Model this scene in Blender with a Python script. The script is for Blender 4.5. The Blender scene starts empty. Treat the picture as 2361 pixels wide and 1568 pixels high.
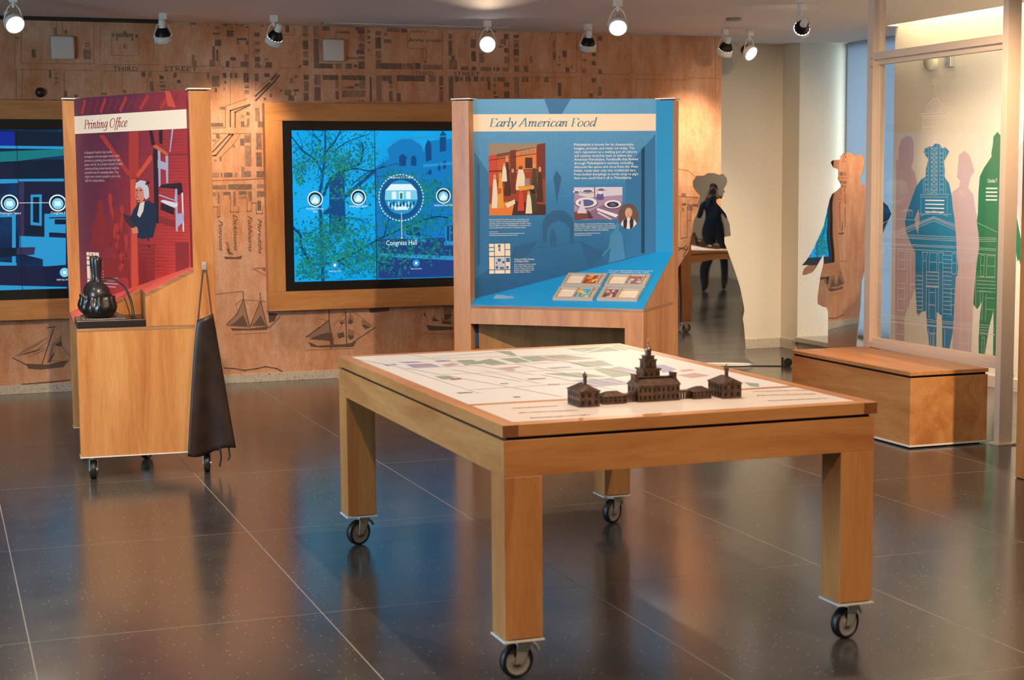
import bpy, math, random
from mathutils import Vector, Matrix
R = random.Random(7)
SC_ = bpy.context.scene
COL = SC_.collection

# ------------------------------------------------------------------ camera
YAW, PITCH, ROLL, EYE = 0.3475, 0.0989, -0.0078, 1.43
fx, fy = math.sin(YAW), math.cos(YAW)
fwd = Vector((fx*math.cos(PITCH), fy*math.cos(PITCH), -math.sin(PITCH)))
upv = Vector((fx*math.sin(PITCH), fy*math.sin(PITCH), math.cos(PITCH)))
rgt = Vector((fy, -fx, 0))
r2 = rgt*math.cos(ROLL) + upv*math.sin(ROLL)
u2 = upv*math.cos(ROLL) - rgt*math.sin(ROLL)
cam = bpy.data.cameras.new('camera'); cam.sensor_width = 36; cam.lens = 3668.6/2361*36
cam.clip_start = 0.02; cam.clip_end = 100
camo = bpy.data.objects.new('camera', cam); COL.objects.link(camo)
camo.matrix_world = Matrix(((r2.x, u2.x, -fwd.x, 0), (r2.y, u2.y, -fwd.y, 0), (r2.z, u2.z, -fwd.z, EYE), (0, 0, 0, 1)))
SC_.camera = camo
cam.dof.use_dof = True; cam.dof.focus_distance = 8.9; cam.dof.aperture_fstop = 6.5
# ------------------------------------------------------------------ world, exposure
w = bpy.data.worlds.new('world'); SC_.world = w; w.use_nodes = True
bg = w.node_tree.nodes['Background']; bg.inputs[0].default_value = (0.62, 0.84, 1.0, 1); bg.inputs[1].default_value = 6.0
vs = SC_.view_settings; vs.view_transform = 'Standard'; vs.look = 'None'; vs.gamma = 1; vs.exposure = 0.0; vs.use_curve_mapping = False
cy_ = SC_.cycles; cy_.max_bounces = 5; cy_.diffuse_bounces = 3; cy_.glossy_bounces = 3; cy_.transmission_bounces = 4; cy_.transparent_max_bounces = 6; cy_.adaptive_threshold = 0.045; cy_.caustics_reflective = False; cy_.caustics_refractive = False
SPOT = 0.76      # overall lamp strength
WARM = (1.0, 0.74, 0.50)

# daylight entering through the long window in the left wall
dl = bpy.data.lights.new('window_daylight','AREA'); dl.shape = 'RECTANGLE'; dl.size = 3.4; dl.size_y = 1.4; dl.energy = 480; dl.color = (0.48,0.74,1.0)
dlo = bpy.data.objects.new('window_daylight', dl); COL.objects.link(dlo); dlo.location = (-3.26,5.4,1.45); dlo.rotation_euler = (0,math.radians(-90),0)

# ------------------------------------------------------------------ helpers
class G:
    def __init__(s): s.v = []; s.f = []; s.m = []; s.sm = []
    def add(s, vs, fs, m=0, smooth=False):
        o = len(s.v); s.v += [tuple(p) for p in vs]
        for f in fs: s.f.append([o+i for i in f]); s.m.append(m); s.sm.append(smooth)
        return s
    def box(s, x0, y0, z0, x1, y1, z1, m=0):
        return s.add([(x0,y0,z0),(x1,y0,z0),(x1,y1,z0),(x0,y1,z0),(x0,y0,z1),(x1,y0,z1),(x1,y1,z1),(x0,y1,z1)],
                     [(0,3,2,1),(4,5,6,7),(0,1,5,4),(1,2,6,5),(2,3,7,6),(3,0,4,7)], m)
    def prism(s, poly, fn, t0, t1, m=0, mside=None):
        # poly: 2D points (ccw seen from +t), fn(u,v,t)->3D
        n = len(poly); a = sum(poly[i][0]*poly[(i+1)%n][1]-poly[(i+1)%n][0]*poly[i][1] for i in range(n))
        if a < 0: poly = poly[::-1]
        vs = [fn(u,v,t0) for u,v in poly]+[fn(u,v,t1) for u,v in poly]
        s.add(vs, [tuple(range(n-1,-1,-1)), tuple(range(n,2*n))], m)
        o = len(s.v)-2*n
        for i in range(n):
            j = (i+1)%n; s.f.append([o+i,o+j,o+n+j,o+n+i]); s.m.append(m if mside is None else mside); s.sm.append(False)
        return s
    def cyl(s, p0, p1, r0, r1=None, n=16, m=0, smooth=True, caps=True):
        r1 = r0 if r1 is None else r1
        p0 = Vector(p0); p1 = Vector(p1); d = (p1-p0).normalized()
        a = d.orthogonal().normalized(); b = d.cross(a)
        vs = []
        for p, r in ((p0,r0),(p1,r1)):
            for i in range(n):
                t = 2*math.pi*i/n; vs.append(p+a*(r*math.cos(t))+b*(r*math.sin(t)))
        s.add(vs, [(i,(i+1)%n,n+(i+1)%n,n+i) for i in range(n)], m, smooth)
        if caps: s.add(vs, [tuple(range(n-1,-1,-1)), tuple(range(n,2*n))], m)
        return s
    def tube(s, pts, r, n=8, m=0):
        pts = [Vector(p) for p in pts]; vs = []; N = len(pts); a = None
        for k, p in enumerate(pts):
            d = (pts[min(k+1,N-1)]-pts[max(k-1,0)]).normalized()
            a = d.orthogonal().normalized() if a is None else (a-d*a.dot(d)).normalized()
            b = d.cross(a); rr = r[k] if isinstance(r,(list,tuple)) else r
            for i in range(n):
                t = 2*math.pi*i/n; vs.append(p+a*(rr*math.cos(t))+b*(rr*math.sin(t)))
        fs = [(k*n+i,k*n+(i+1)%n,(k+1)*n+(i+1)%n,(k+1)*n+i) for k in range(N-1) for i in range(n)]
        s.add(vs, fs, m, True); s.add(vs, [tuple(range(n-1,-1,-1)), tuple(range((N-1)*n,N*n))], m)
        return s
    def lathe(s, prof, n=24, c=(0,0,0), m=0, fr=None, ring=False):
        vs = []
        for r, z in prof:
            for i in range(n):
                t = 2*math.pi*i/n; k = fr(t,z) if fr else 1.0
                vs.append((c[0]+r*k*math.cos(t), c[1]+r*k*math.sin(t), c[2]+z))
        N = len(prof)
        fs = [(k*n+i,k*n+(i+1)%n,((k+1)%N)*n+(i+1)%n,((k+1)%N)*n+i) for k in range(N if ring else N-1) for i in range(n)]
        s.add(vs, fs, m, True)
        if not ring: s.add(vs, [tuple(range(n-1,-1,-1)), tuple(range((N-1)*n,N*n))], m)
        return s

def empty(name, loc=(0,0,0), rz=0, label=None, cat=None, group=None):
    o = bpy.data.objects.new(name, None); COL.objects.link(o); o.location = loc; o.rotation_euler = (0,0,rz)
    o.empty_display_size = 0.1
    if label: tag(o, label, cat, group)
    return o
def tag(o, label, cat, group=None):
    o['label'] = label; o['category'] = cat
    if group: o['group'] = group
    return o
def mk(name, g, mats, parent=None, bevel=0, loc=None, rz=0, kind=None, label=None):
    me = bpy.data.meshes.new(name); me.from_pydata(g.v, [], g.f)
    if not isinstance(mats,(list,tuple)): mats = [mats]
    for m in mats: me.materials.append(m)
    me.polygons.foreach_set('material_index', g.m); me.polygons.foreach_set('use_smooth', g.sm); me.update()
    o = bpy.data.objects.new(name, me); COL.objects.link(o)
    if parent: o.parent = parent
    if loc: o.location = loc
    o.rotation_euler = (0,0,rz)
    if bevel:
        b = o.modifiers.new('bevel','BEVEL'); b.width = bevel; b.segments = 2; b.limit_method = 'ANGLE'; b.angle_limit = 0.7; b.harden_normals = False
    if kind: o['kind'] = kind
    if label: o['label'] = label
    return o
def copy_tree(o, parent=None):
    c = o.copy(); COL.objects.link(c); c.parent = parent
    for ch in list(o.children): copy_tree(ch, c)
    return c

# ---- materials
MATS = {}
def mat(name, col, rough=0.5, metal=0.0, emit=None, es=1.0, spec=None, alpha=None, coat=0):
    if name in MATS: return MATS[name]
    m = bpy.data.materials.new(name); m.use_nodes = True; b = m.node_tree.nodes['Principled BSDF']
    b.inputs['Base Color'].default_value = (*col,1); b.inputs['Roughness'].default_value = rough; b.inputs['Metallic'].default_value = metal
    if spec is not None: b.inputs['Specular IOR Level'].default_value = spec
    if coat: b.inputs['Coat Weight'].default_value = coat; b.inputs['Coat Roughness'].default_value = 0.15
    if emit: b.inputs['Emission Color'].default_value = (*emit,1); b.inputs['Emission Strength'].default_value = es
    MATS[name] = m; return m
def lin(r,g,b):
    f = lambda c: c/12.92 if c <= 0.04045 else ((c+0.055)/1.055)**2.4
    return (f(r/255), f(g/255), f(b/255))
def nodes(name, rough=0.5):
    m = bpy.data.materials.new(name); m.use_nodes = True; nt = m.node_tree; b = nt.nodes['Principled BSDF']; b.inputs['Roughness'].default_value = rough
    MATS[name] = m
    return m, nt, b
def N(nt, typ, **kw):
    n = nt.nodes.new(typ)
    for k, v in kw.items():
        if k in n.inputs: n.inputs[k].default_value = v
        else: setattr(n, k, v)
    return n
def ramp(nt, fac, stops):
    r = nt.nodes.new('ShaderNodeValToRGB'); e = r.color_ramp.elements
    while len(e) < len(stops): e.new(0.5)
    for i,(p,c) in enumerate(stops): e[i].position = p; e[i].color = (*c,1)
    nt.links.new(fac, r.inputs[0]); return r.outputs[0]
def coords(nt, scale=(1,1,1), kind='Object'):
    t = nt.nodes.new('ShaderNodeTexCoord'); mp = nt.nodes.new('ShaderNodeMapping'); mp.inputs['Scale'].default_value = scale
    nt.links.new(t.outputs[kind], mp.inputs[0]); return mp.outputs[0]
def mix(nt, fac, a, b, blend='MIX'):
    n = nt.nodes.new('ShaderNodeMix'); n.data_type = 'RGBA'; n.blend_type = blend
    if hasattr(fac,'links') : nt.links.new(fac, n.inputs[0])
    else: n.inputs[0].default_value = fac
    for i, v in ((6,a),(7,b)):
        if hasattr(v,'links'): nt.links.new(v, n.inputs[i])
        else: n.inputs[i].default_value = (*v,1)
    return n.outputs[2]

def wood(name, sc, c0, c1, c2, rough=0.38):
    m, nt, b = nodes(name, rough)
    co = coords(nt, sc)
    n1 = N(nt,'ShaderNodeTexNoise', Scale=1.0, Detail=6.0, Roughness=0.6, Distortion=0.7); nt.links.new(co, n1.inputs['Vector'])
    co2 = coords(nt, tuple(v*6 for v in sc)); n2 = N(nt,'ShaderNodeTexNoise', Scale=2.0, Detail=3.0); nt.links.new(co2, n2.inputs['Vector'])
    c = ramp(nt, n1.outputs[0], [(0.28,c0),(0.52,c1),(0.75,c2)])
    f = ramp(nt, n2.outputs[0], [(0.3,(0.90,0.88,0.86)),(0.6,(1,1,1))])
    nt.links.new(mix(nt, 1.0, c, f, 'MULTIPLY'), b.inputs['Base Color'])
    b.inputs['Coat Weight'].default_value = 0.12; b.inputs['Coat Roughness'].default_value = 0.25
    return m
WC = (lin(176,104,54), lin(206,140,80), lin(218,160,100))
WOODV = wood('maple_vertical', (9,9,1.1), *WC)
WOODX = wood('maple_horizontal', (1.1,9,9), *WC)
WOODY = wood('maple_depth', (9,1.1,9), *WC)
EDGE = wood('plywood_edge', (2,2,90), lin(120,78,48), lin(168,122,84), lin(198,156,118), 0.5)
DARKWOOD = wood('dark_slab', (2,2,120), lin(22,18,17), lin(38,31,29), lin(62,52,48), 0.35)
INWOOD = wood('plywood_interior', (9,9,1.1), lin(150,104,62), lin(172,124,78), lin(186,138,92), 0.6)
WHITE = mat('white_enamel', lin(232,226,214), 0.4)
CREAMP = mat('cream_powdercoat', lin(236,206,178), 0.4)
STEEL = mat('zinc_steel', lin(200,198,192), 0.32, 0.65)
BLACKR = mat('black_rubber', lin(20,20,21), 0.45)
GREYP = mat('grey_wheel_core', lin(150,142,138), 0.5)
BLACK = mat('black_plastic', lin(10,10,11), 0.35)
DARKM = mat('dark_heat_sink', lin(26,22,22), 0.4, 0.5)
GAP = mat('painted_gap_shade', lin(26,20,16), 0.7)  # near-black colour puts the shade of gaps and undersides into the surface
INK = mat('map_ink', lin(104,80,64), 0.85)

# ---- measured outlines, millimetres on their own planes
MAP_R=[[827,2459,845,2505],[899,2463,915,2490],[677,2298,704,2355],[1019,2294,1070,2362],[961,2305,968,2328],[785,2163,801,2215],[824,2183,842,2200],[820,2153,841,2173],[824,2128,838,2141],[816,2113,828,2128],[883,2037,901,2078],[950,2035,972,2052],[800,2007,817,2018],[1129,2052,1167,2069],[1406,2179,1433,2216],[1453,2178,1476,2216],[1462,2081,1486,2149],[1529,2166,1559,2191],[1528,2138,1567,2153],[1527,2108,1570,2128],[1529,2090,1569,2097],[1213,2450,1232,2475],[1241,2451,1359,2476],[1290,2477,1314,2489],[1240,2426,1253,2448],[1344,2428,1358,2450],[1372,2449,1391,2471],[1275,2066,1299,2089],[577,2539,603,2545],[576,2514,602,2523],[579,2460,600,2477],[575,2423,601,2435],[1754,2547,1795,2562],[1870,2542,1884,2562],[1981,2545,2014,2562],[2066,2552,2084,2562],[2086,2550,2103,2563],[2113,2548,2131,2563],[2008,2472,2056,2517],[2123,2509,2143,2522],[2139,2532,2162,2546],[2076,2448,2150,2463],[2076,2416,2094,2447],[2142,2413,2159,2443],[2027,2305,2068,2327],[2127,2302,2159,2351],[2099,2263,2158,2298],[1995,2260,2021,2300],[1881,2259,1921,2304],[1901,2305,1922,2402],[1929,2298,1943,2377],[1923,2524,1961,2540],[1909,2483,1963,2497],[1921,2403,1966,2448],[1757,2261,1777,2340],[1778,2262,1789,2300],[2201,2476,2243,2505],[2205,2417,2244,2443],[2206,2365,2240,2389],[2202,2300,2241,2333],[2201,2259,2232,2297],[2230,2259,2248,2275],[2281,2260,2325,2299],[2273,2311,2299,2324],[2253,2545,2271,2567],[2427,2510,2457,2561],[2555,2516,2593,2567],[2553,2485,2593,2510],[2553,2393,2592,2456],[2553,2338,2591,2382],[2551,2278,2592,2318],[2520,2261,2537,2280],[2631,2481,2670,2566],[2631,2258,2668,2471],[2669,2260,2771,2295],[2794,2259,2839,2296],[2865,2259,2876,2296],[2696,2530,2749,2565],[2797,2512,2880,2529],[1627,2178,1649,2215],[1650,2140,1675,2163],[1860,2171,1876,2214],[1893,2118,1947,2194],[1972,2180,1997,2216],[2023,2178,2041,2217],[2056,2181,2076,2217],[2119,2151,2157,2217],[2127,2111,2156,2136],[2126,2071,2155,2097],[1981,2142,1996,2159],[1974,2097,1987,2115],[2199,2160,2228,2214],[2268,2192,2307,2218],[2450,2151,2478,2187],[2486,2188,2510,2208],[2554,2178,2591,2212],[2555,2092,2590,2167],[2551,2026,2589,2083],[2377,2089,2395,2105],[2412,2064,2462,2105],[2438,2025,2480,2064],[2479,2091,2516,2109],[2484,2065,2498,2080],[2304,2048,2321,2075],[2259,2027,2278,2046],[2630,2138,2678,2214],[2630,2027,2677,2126],[2694,2178,2811,2213],[2789,2122,2811,2178],[2787,2039,2811,2099],[2833,2180,2874,2214],[2834,2116,2873,2132],[2836,2055,2872,2103],[1945,1967,1984,1978],[2199,1969,2228,1974],[2944,2539,3011,2568],[2958,2515,3011,2541],[2971,2460,3010,2514],[2970,2399,3009,2443],[2949,2367,3008,2397],[2881,2513,2905,2531],[2965,2330,3008,2353],[2962,2261,3008,2316],[2877,2329,2965,2346],[2876,2260,2914,2299],[2926,2271,2953,2292],[3030,2523,3055,2545],[3031,2478,3055,2500],[3030,2447,3054,2457],[3032,2387,3051,2407],[3093,2505,3135,2536],[3092,2410,3135,2492],[3092,2338,3134,2395],[3092,2263,3135,2329],[3136,2263,3289,2307],[3293,2264,3323,2305],[3329,2265,3382,2309],[3389,2266,3436,2312],[3450,2265,3607,2301],[3179,2533,3275,2567],[3288,2531,3336,2570],[3159,2504,3184,2524],[3156,2452,3214,2479],[3459,2313,3479,2331],[3652,2493,3681,2528],[3651,2370,3681,2481],[3674,2338,3701,2370],[3655,2268,3717,2342],[3748,2263,3805,2291],[3834,2262,3866,2292],[3901,2262,3988,2291],[4003,2263,4019,2290],[4029,2262,4054,2290],[4076,2262,4127,2290],[3827,2430,3865,2493],[3830,2331,3867,2406],[3893,2323,3932,2396],[3947,2548,4029,2576],[4090,2501,4125,2539],[4061,2465,4107,2500],[4087,2454,4104,2465],[4092,2400,4126,2435],[4092,2323,4127,2369],[4045,2437,4081,2450],[4168,2511,4211,2535],[4168,2481,4209,2497],[4168,2440,4209,2475],[4169,2380,4208,2431],[4169,2332,4208,2364],[4172,2259,4209,2303],[2875,2179,3011,2214],[2970,2118,3010,2179],[2926,2134,2970,2154],[2873,2118,2925,2135],[2873,2057,3012,2105],[2951,2026,3004,2035],[3043,2027,3059,2206],[3093,2031,3134,2216],[3137,2174,3213,2217],[3190,2157,3215,2174],[3190,2126,3217,2147],[3190,2032,3218,2104],[3249,2177,3467,2220],[3498,2176,3550,2221],[3576,2150,3608,2219],[3578,2121,3608,2137],[3576,2029,3608,2117],[3650,2045,3687,2219],[3698,2181,3732,2218],[3740,2182,3764,2218],[3780,2181,3824,2219],[3845,2182,3885,2220],[3900,2184,3933,2219],[3947,2183,3976,2218],[3958,2120,3979,2183],[4005,2183,4023,2219],[4032,2184,4099,2218],[4089,2146,4131,2181],[4005,2137,4025,2169],[4004,2088,4025,2114],[4089,2063,4130,2112],[4170,2064,4210,2221],[3247,2029,3278,2089],[4006,2062,4045,2074],[4469,2538,4485,2562],[4595,2547,4612,2563],[4855,2506,4892,2542],[4724,2503,4752,2516],[4805,2546,4824,2567],[4564,2376,4596,2424],[4295,2325,4320,2380],[4250,2260,4284,2307],[4529,2367,4547,2377],[4532,2345,4547,2356],[4520,2310,4543,2327],[4589,2263,4620,2299],[4630,2291,4648,2315],[4723,2349,4759,2363],[4805,2318,4838,2351],[4724,2258,4762,2294],[4858,2256,4891,2291],[4805,2388,4841,2414],[4725,2413,4748,2430],[4230,2183,4258,2224],[4264,2183,4284,2224],[4346,2185,4377,2226],[4413,2184,4448,2223],[4804,2190,4840,2222],[4858,2088,4889,2158],[4779,2072,4817,2105],[4525,2082,4553,2183],[4485,2449,4502,2500],[4485,2353,4505,2414],[2125,2111,2158,2121],[2124,2071,2155,2097],[1944,1957,1984,1980],[1880,1838,1966,1865],[2197,1876,2228,1974],[2214,1835,2249,1877],[2131,1918,2157,1944],[2093,1902,2114,1924],[2135,1840,2153,1898],[2092,1836,2115,1878],[2114,1836,2153,1852],[2116,1727,2158,1780],[2083,1704,2114,1755],[2116,1557,2156,1704],[2199,1676,2238,1787],[2197,1556,2236,1656],[2087,1482,2111,1556],[2106,1482,2155,1523],[2196,1479,2247,1522],[1880,1481,1926,1514],[1939,1481,1952,1514],[1964,1481,2023,1514],[2038,1481,2057,1513],[1878,1396,1978,1425],[1989,1393,2159,1430],[2196,1401,2247,1429],[2196,1339,2246,1380],[2196,1241,2223,1311],[1877,1346,1904,1378],[1914,1295,1926,1376],[1953,1354,2006,1377],[1992,1324,2009,1354],[2024,1274,2042,1377],[2066,1357,2122,1380],[2065,1328,2122,1346],[2134,1308,2158,1379],[1914,1755,1938,1786],[1885,1732,1913,1751],[2032,1690,2048,1706],[1935,1593,1948,1628],[1892,1592,1913,1607],[5573,1308,5610,1331],[5575,1236,5613,1253],[5622,1194,5640,1252],[5643,1194,5669,1242],[5669,1228,5721,1246],[5575,1190,5593,1216],[5704,1222,5721,1236]]
MAP_L=[[4,[[575,2555],[564,2255]]],[4,[[617,2551],[606,2261]]],[4,[[849,2553],[840,2265]]],[4,[[887,2554],[883,2455]]],[4,[[1094,2554],[1087,2264]]],[4,[[1139,2555],[1129,2270]]],[4,[[1499,2560],[1491,2302]]],[4,[[612,2258],[1087,2264]]],[4,[[572,2217],[841,2220]]],[4,[[890,2217],[1081,2219]]],[4,[[1135,2216],[1627,2223]]],[4,[[1131,2259],[1531,2265]]],[4,[[1212,2442],[1209,2324],[1390,2325],[1393,2446]]],[4,[[886,2211],[880,2037]]],[4,[[1134,2215],[1128,2039]]],[4,[[1275,2212],[1271,2091]]],[4,[[571,2216],[563,2004]]],[4,[[611,2212],[604,2004]]],[4,[[1628,2259],[1874,2261]]],[4,[[1952,2257],[2158,2259]]],[4,[[2198,2256],[2325,2256]]],[4,[[2373,2259],[2528,2259]]],[4,[[1627,2213],[1889,2215]]],[4,[[2165,2562],[2161,2351]]],[4,[[2024,2173],[2019,1982]]],[4,[[1951,2362],[1949,2259]]],[4,[[2404,2493],[2490,2495],[2491,2550]]],[4,[[2206,2155],[2203,2095],[2356,2214]]],[4,[[2310,2088],[2359,2149]]],[14,[[2356,2214],[2320,2172]]],[14,[[2374,2205],[2347,2172]]],[14,[[2306,2151],[2201,2056]]],[14,[[2344,2164],[2203,2025]]],[4,[[3335,2521],[3334,2427],[3356,2414],[3480,2417],[3479,2331]]],[4,[[3435,2416],[3434,2314]]],[4,[[3449,2416],[3448,2312]]],[4,[[3607,2551],[3604,2304]]],[4,[[3252,2220],[3250,2089]]],[4,[[3866,2558],[3865,2493]]],[4,[[3893,2319],[3892,2292]]],[4,[[4131,2542],[4129,2291]]],[4,[[4506,2560],[4508,2332]]],[4,[[4488,2538],[4486,2262]]],[4,[[4680,2564],[4679,2265]]],[4,[[4718,2565],[4718,2266]]],[4,[[4855,2505],[4855,2380]]],[4,[[4221,2259],[4671,2260]]],[4,[[4221,2222],[4686,2224]]],[4,[[4862,2254],[5133,2253]]],[4,[[5187,2255],[5399,2258]]],[4,[[5070,2217],[5132,2218]]],[4,[[5179,2217],[5606,2217]]],[4,[[5590,2221],[5686,2237],[5912,2235]]],[4,[[5862,2557],[5867,1999]]],[4,[[5133,2554],[5133,2266]]],[4,[[5178,2217],[5178,2090]]],[4,[[4720,2217],[4720,2078]]],[4,[[5136,2216],[5136,2089]]],[4,[[4505,2263],[4501,2186]]],[6,[[1986,1983],[2140,2037]]],[6,[[1986,1983],[1980,1832]]],[6,[[1949,1769],[1887,1698]]],[6,[[2084,1783],[2033,1709],[1931,1614]]],[6,[[1877,1458],[2062,1462],[2245,1470]]],[6,[[2005,1324],[2003,1233],[2060,1232],[2061,1273]]],[6,[[2123,1328],[2121,1237],[2151,1237],[2155,1297],[2187,1297],[2187,1220],[2232,1218],[2238,1271]]],[6,[[1880,1272],[1911,1272],[1910,1201],[1924,1201],[1926,1282]]],[6,[[1887,1830],[1980,1832]]],[6,[[1890,1790],[2156,1790]]],[6,[[2199,1791],[2248,1791]]],[6,[[2156,1557],[2161,1790]]],[11,[[2016,1839],[2019,1952],[2159,1996]]],[11,[[2050,1836],[2053,1941],[2159,1991]]],[11,[[1886,1660],[2006,1783],[2034,1783],[1907,1635],[1886,1635]]],[5,[[1880,649],[2072,663]]],[5,[[2156,823],[2243,773]]],[5,[[2156,823],[2244,830]]],[9,[[1927,114],[1997,106],[2076,89],[2165,98],[2227,109],[2307,92],[2352,67]]],[5,[[5546,1522],[5633,1509],[5703,1451],[5720,1456]]],[5,[[5540,1308],[5721,1298]]],[5,[[5564,1195],[5565,975],[5623,984],[5622,1221]]],[5,[[5622,1116],[5652,1115],[5651,1220]]],[8,[[5542,881],[5617,916]]],[8,[[5588,832],[5629,905]]],[8,[[5541,905],[5623,884]]],[6,[[3363,2535],[3375,2548],[3383,2532],[3397,2546],[3408,2533],[3426,2549],[3437,2535],[3459,2548],[3471,2534],[3494,2551],[3510,2535]]],[7,[[2077,659],[2080,606],[2121,397]]],[7,[[2200,646],[2205,588],[2247,397]]],[7,[[1952,426],[2033,502],[2080,606]]],[7,[[2261,389],[2343,469]]],[7,[[2124,409],[2203,589]]],[4,[[2080,601],[2234,587]]],[4,[[2008,355],[2242,356]]],[4,[[2017,568],[2080,610],[2106,578]]],[4,[[2162,557],[2203,589],[2238,579]]],[4,[[1952,421],[2114,400]]],[4,[[2038,510],[2026,564]]],[4,[[2056,545],[2048,567]]],[4,[[1955,1020],[1980,1011],[1992,932]]],[9,[[2707,506],[2707,431],[2720,218]]],[9,[[2832,489],[2836,251]]],[9,[[3055,362],[2886,261]]],[9,[[2531,312],[2633,378],[2707,431]]],[5,[[2529,217],[2630,216],[2885,214]]],[5,[[2625,444],[2663,439],[2697,419]]],[5,[[2739,280],[2831,439]]],[5,[[2832,489],[2741,393]]],[5,[[2900,336],[2951,297]]],[5,[[3402,380],[3396,412],[3423,449],[3443,468],[3465,378]]],[5,[[3425,303],[3661,287]]],[5,[[2890,487],[3042,369]]],[8,[[477,251],[591,185]]],[8,[[755,445],[669,198]]],[8,[[714,451],[767,456]]],[5,[[811,311],[852,250]]],[5,[[730,217],[849,216]]],[10,[[530,65],[725,72],[848,79]]]]
MAP_P=[[2,[[1952,426],[2002,468],[2080,601],[2119,400]]],[2,[[2124,409],[2160,471],[2203,586],[2248,401]]],[2,[[2217,822],[2244,830],[2243,799]]],[2,[[1963,1016],[1981,1020],[1996,950],[2022,927],[1978,928]]],[1,[[1982,400],[1995,380],[2243,377],[2261,403],[2114,391]]],[1,[[1948,916],[1956,898],[2069,897],[2079,921],[2035,909]]],[1,[[2259,503],[2325,491],[2302,439],[2261,427]]],[2,[[2534,312],[2620,378],[2707,425],[2745,277],[2713,272],[2569,307]]],[2,[[2864,488],[2894,431],[2879,391],[2843,401]]],[2,[[2849,363],[2895,343],[2893,293],[2860,272],[2842,320]]],[2,[[2946,413],[2969,428],[3030,372],[2978,349]]],[2,[[2780,419],[2805,437],[2828,408],[2799,390]]],[1,[[2546,279],[2567,240],[2643,231],[2885,224],[2908,264],[2821,248],[2738,249],[2618,245]]],[1,[[2769,329],[2814,340],[2822,302],[2774,291]]],[1,[[3009,505],[3168,506],[3161,481],[3018,473]]],[1,[[3449,369],[3475,323],[3661,322],[3662,345],[3515,357]]],[1,[[2696,332],[2727,337],[2738,249],[2713,250]]],[2,[[3495,393],[3506,440],[3542,407],[3562,387]]],[2,[[3587,501],[3664,502],[3649,441],[3595,386]]],[2,[[3569,419],[3649,409],[3655,361],[3575,367]]],[2,[[3430,449],[3447,468],[3453,423]]],[2,[[480,253],[556,309],[724,391],[637,323]]],[2,[[586,253],[653,318],[727,366],[660,309]]],[2,[[701,205],[752,360],[759,347],[722,204]]],[2,[[753,339],[806,401],[811,311],[775,321]]],[1,[[564,207],[575,173],[655,161],[811,173],[851,220],[796,214],[713,195]]]]
MAP_T=[["THIRD",[1212,2219],[1384,2222],0],["STREET",[1563,2224],[1792,2225],0],["THIRD",[3393,2222],[3529,2223],0],["STREET",[3689,2223],[3897,2223],0],["D",[1034,2378],[1060,2379],0],["E",[1291,2374],[1316,2374],0],["I",[1914,2079],[1927,2079],0],["Burying Ground",[3343,2467],[3606,2471],1],["G",[2029,2525],[2050,2526],0],["Penroses",[1915,1177],[1909,956],2],["Dickinsons",[2020,1215],[2014,954],2],["Fishbourns",[2125,1204],[2119,947],2],["Merediths",[2195,1182],[2189,928],2]]
RW={"blue":[[9829,1664],[9797,1683],[9748,1678],[9710,1646],[9670,1654],[9629,1622],[9670,1573],[9691,1558],[9678,1485],[9682,1447],[9623,1397],[9588,1309],[9573,1222],[9553,1159],[9528,1026],[9515,886],[9497,802],[9505,745],[9522,737],[9536,446],[9544,338],[9582,213],[9635,194],[9665,191],[9676,449],[9741,473],[9741,299],[9738,205],[9821,205],[9858,348],[9872,471],[9932,459],[9962,427],[9988,440],[10013,630],[10021,894],[10073,944],[10147,1045],[10162,1119],[10120,1215],[10110,1235],[10029,1372],[9964,1427],[9909,1446],[9909,1494],[9880,1570],[9937,1622],[9927,1654],[9872,1662]],"hole":[[9992,1209],[10038,1143],[10026,1077],[9989,1026],[9975,1144]],"green":[[9086,1744],[9129,1712],[9133,1659],[9149,1596],[9142,1581],[9225,1503],[9270,1443],[9281,1336],[9282,1191],[9293,1130],[9271,1054],[9258,963],[9283,846],[9302,676],[9314,560],[9268,525],[9216,582],[9238,469],[9244,329],[9240,208],[9173,214],[9130,408],[9085,535],[9080,220],[8924,81],[8851,101],[8861,130],[8899,414],[8872,843],[8861,947],[8842,874],[8828,893],[8803,838],[8803,1001],[8862,1183],[8862,1294],[8877,1367],[8962,1530],[9003,1678]],"m1":[[10293,1563],[10258,1583],[10261,1661],[10222,1726],[10154,1749],[10091,1738],[10071,1702],[10061,1618],[10074,1547],[10096,1531],[10078,1495],[10044,1476],[10017,1404],[10006,1327],[10024,997],[10013,630],[10148,406],[10142,204],[10267,215],[10289,1213],[10286,1326]],"m2":[[9514,1595],[9449,1625],[9387,1587],[9360,1537],[9331,1476],[9372,1446],[9400,1366],[9337,1317],[9309,1207],[9290,1164],[9260,951],[9314,567],[9326,224],[9546,209],[9521,885],[9573,1222],[9584,1335],[9502,1372],[9493,1415],[9530,1440]],"m3":[[8805,1675],[8839,1667],[8860,1616],[8864,1558],[8851,1514],[8879,1485],[8880,1367],[8803,1001],[8776,888]],"t1":[[9904,1263],[9679,1265],[9902,1199]],"t2":[[9182,1402],[9076,1402],[9194,1284]],"dev":[[9922,2296],[9771,2220],[9660,2298],[9571,2237]]}
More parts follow.
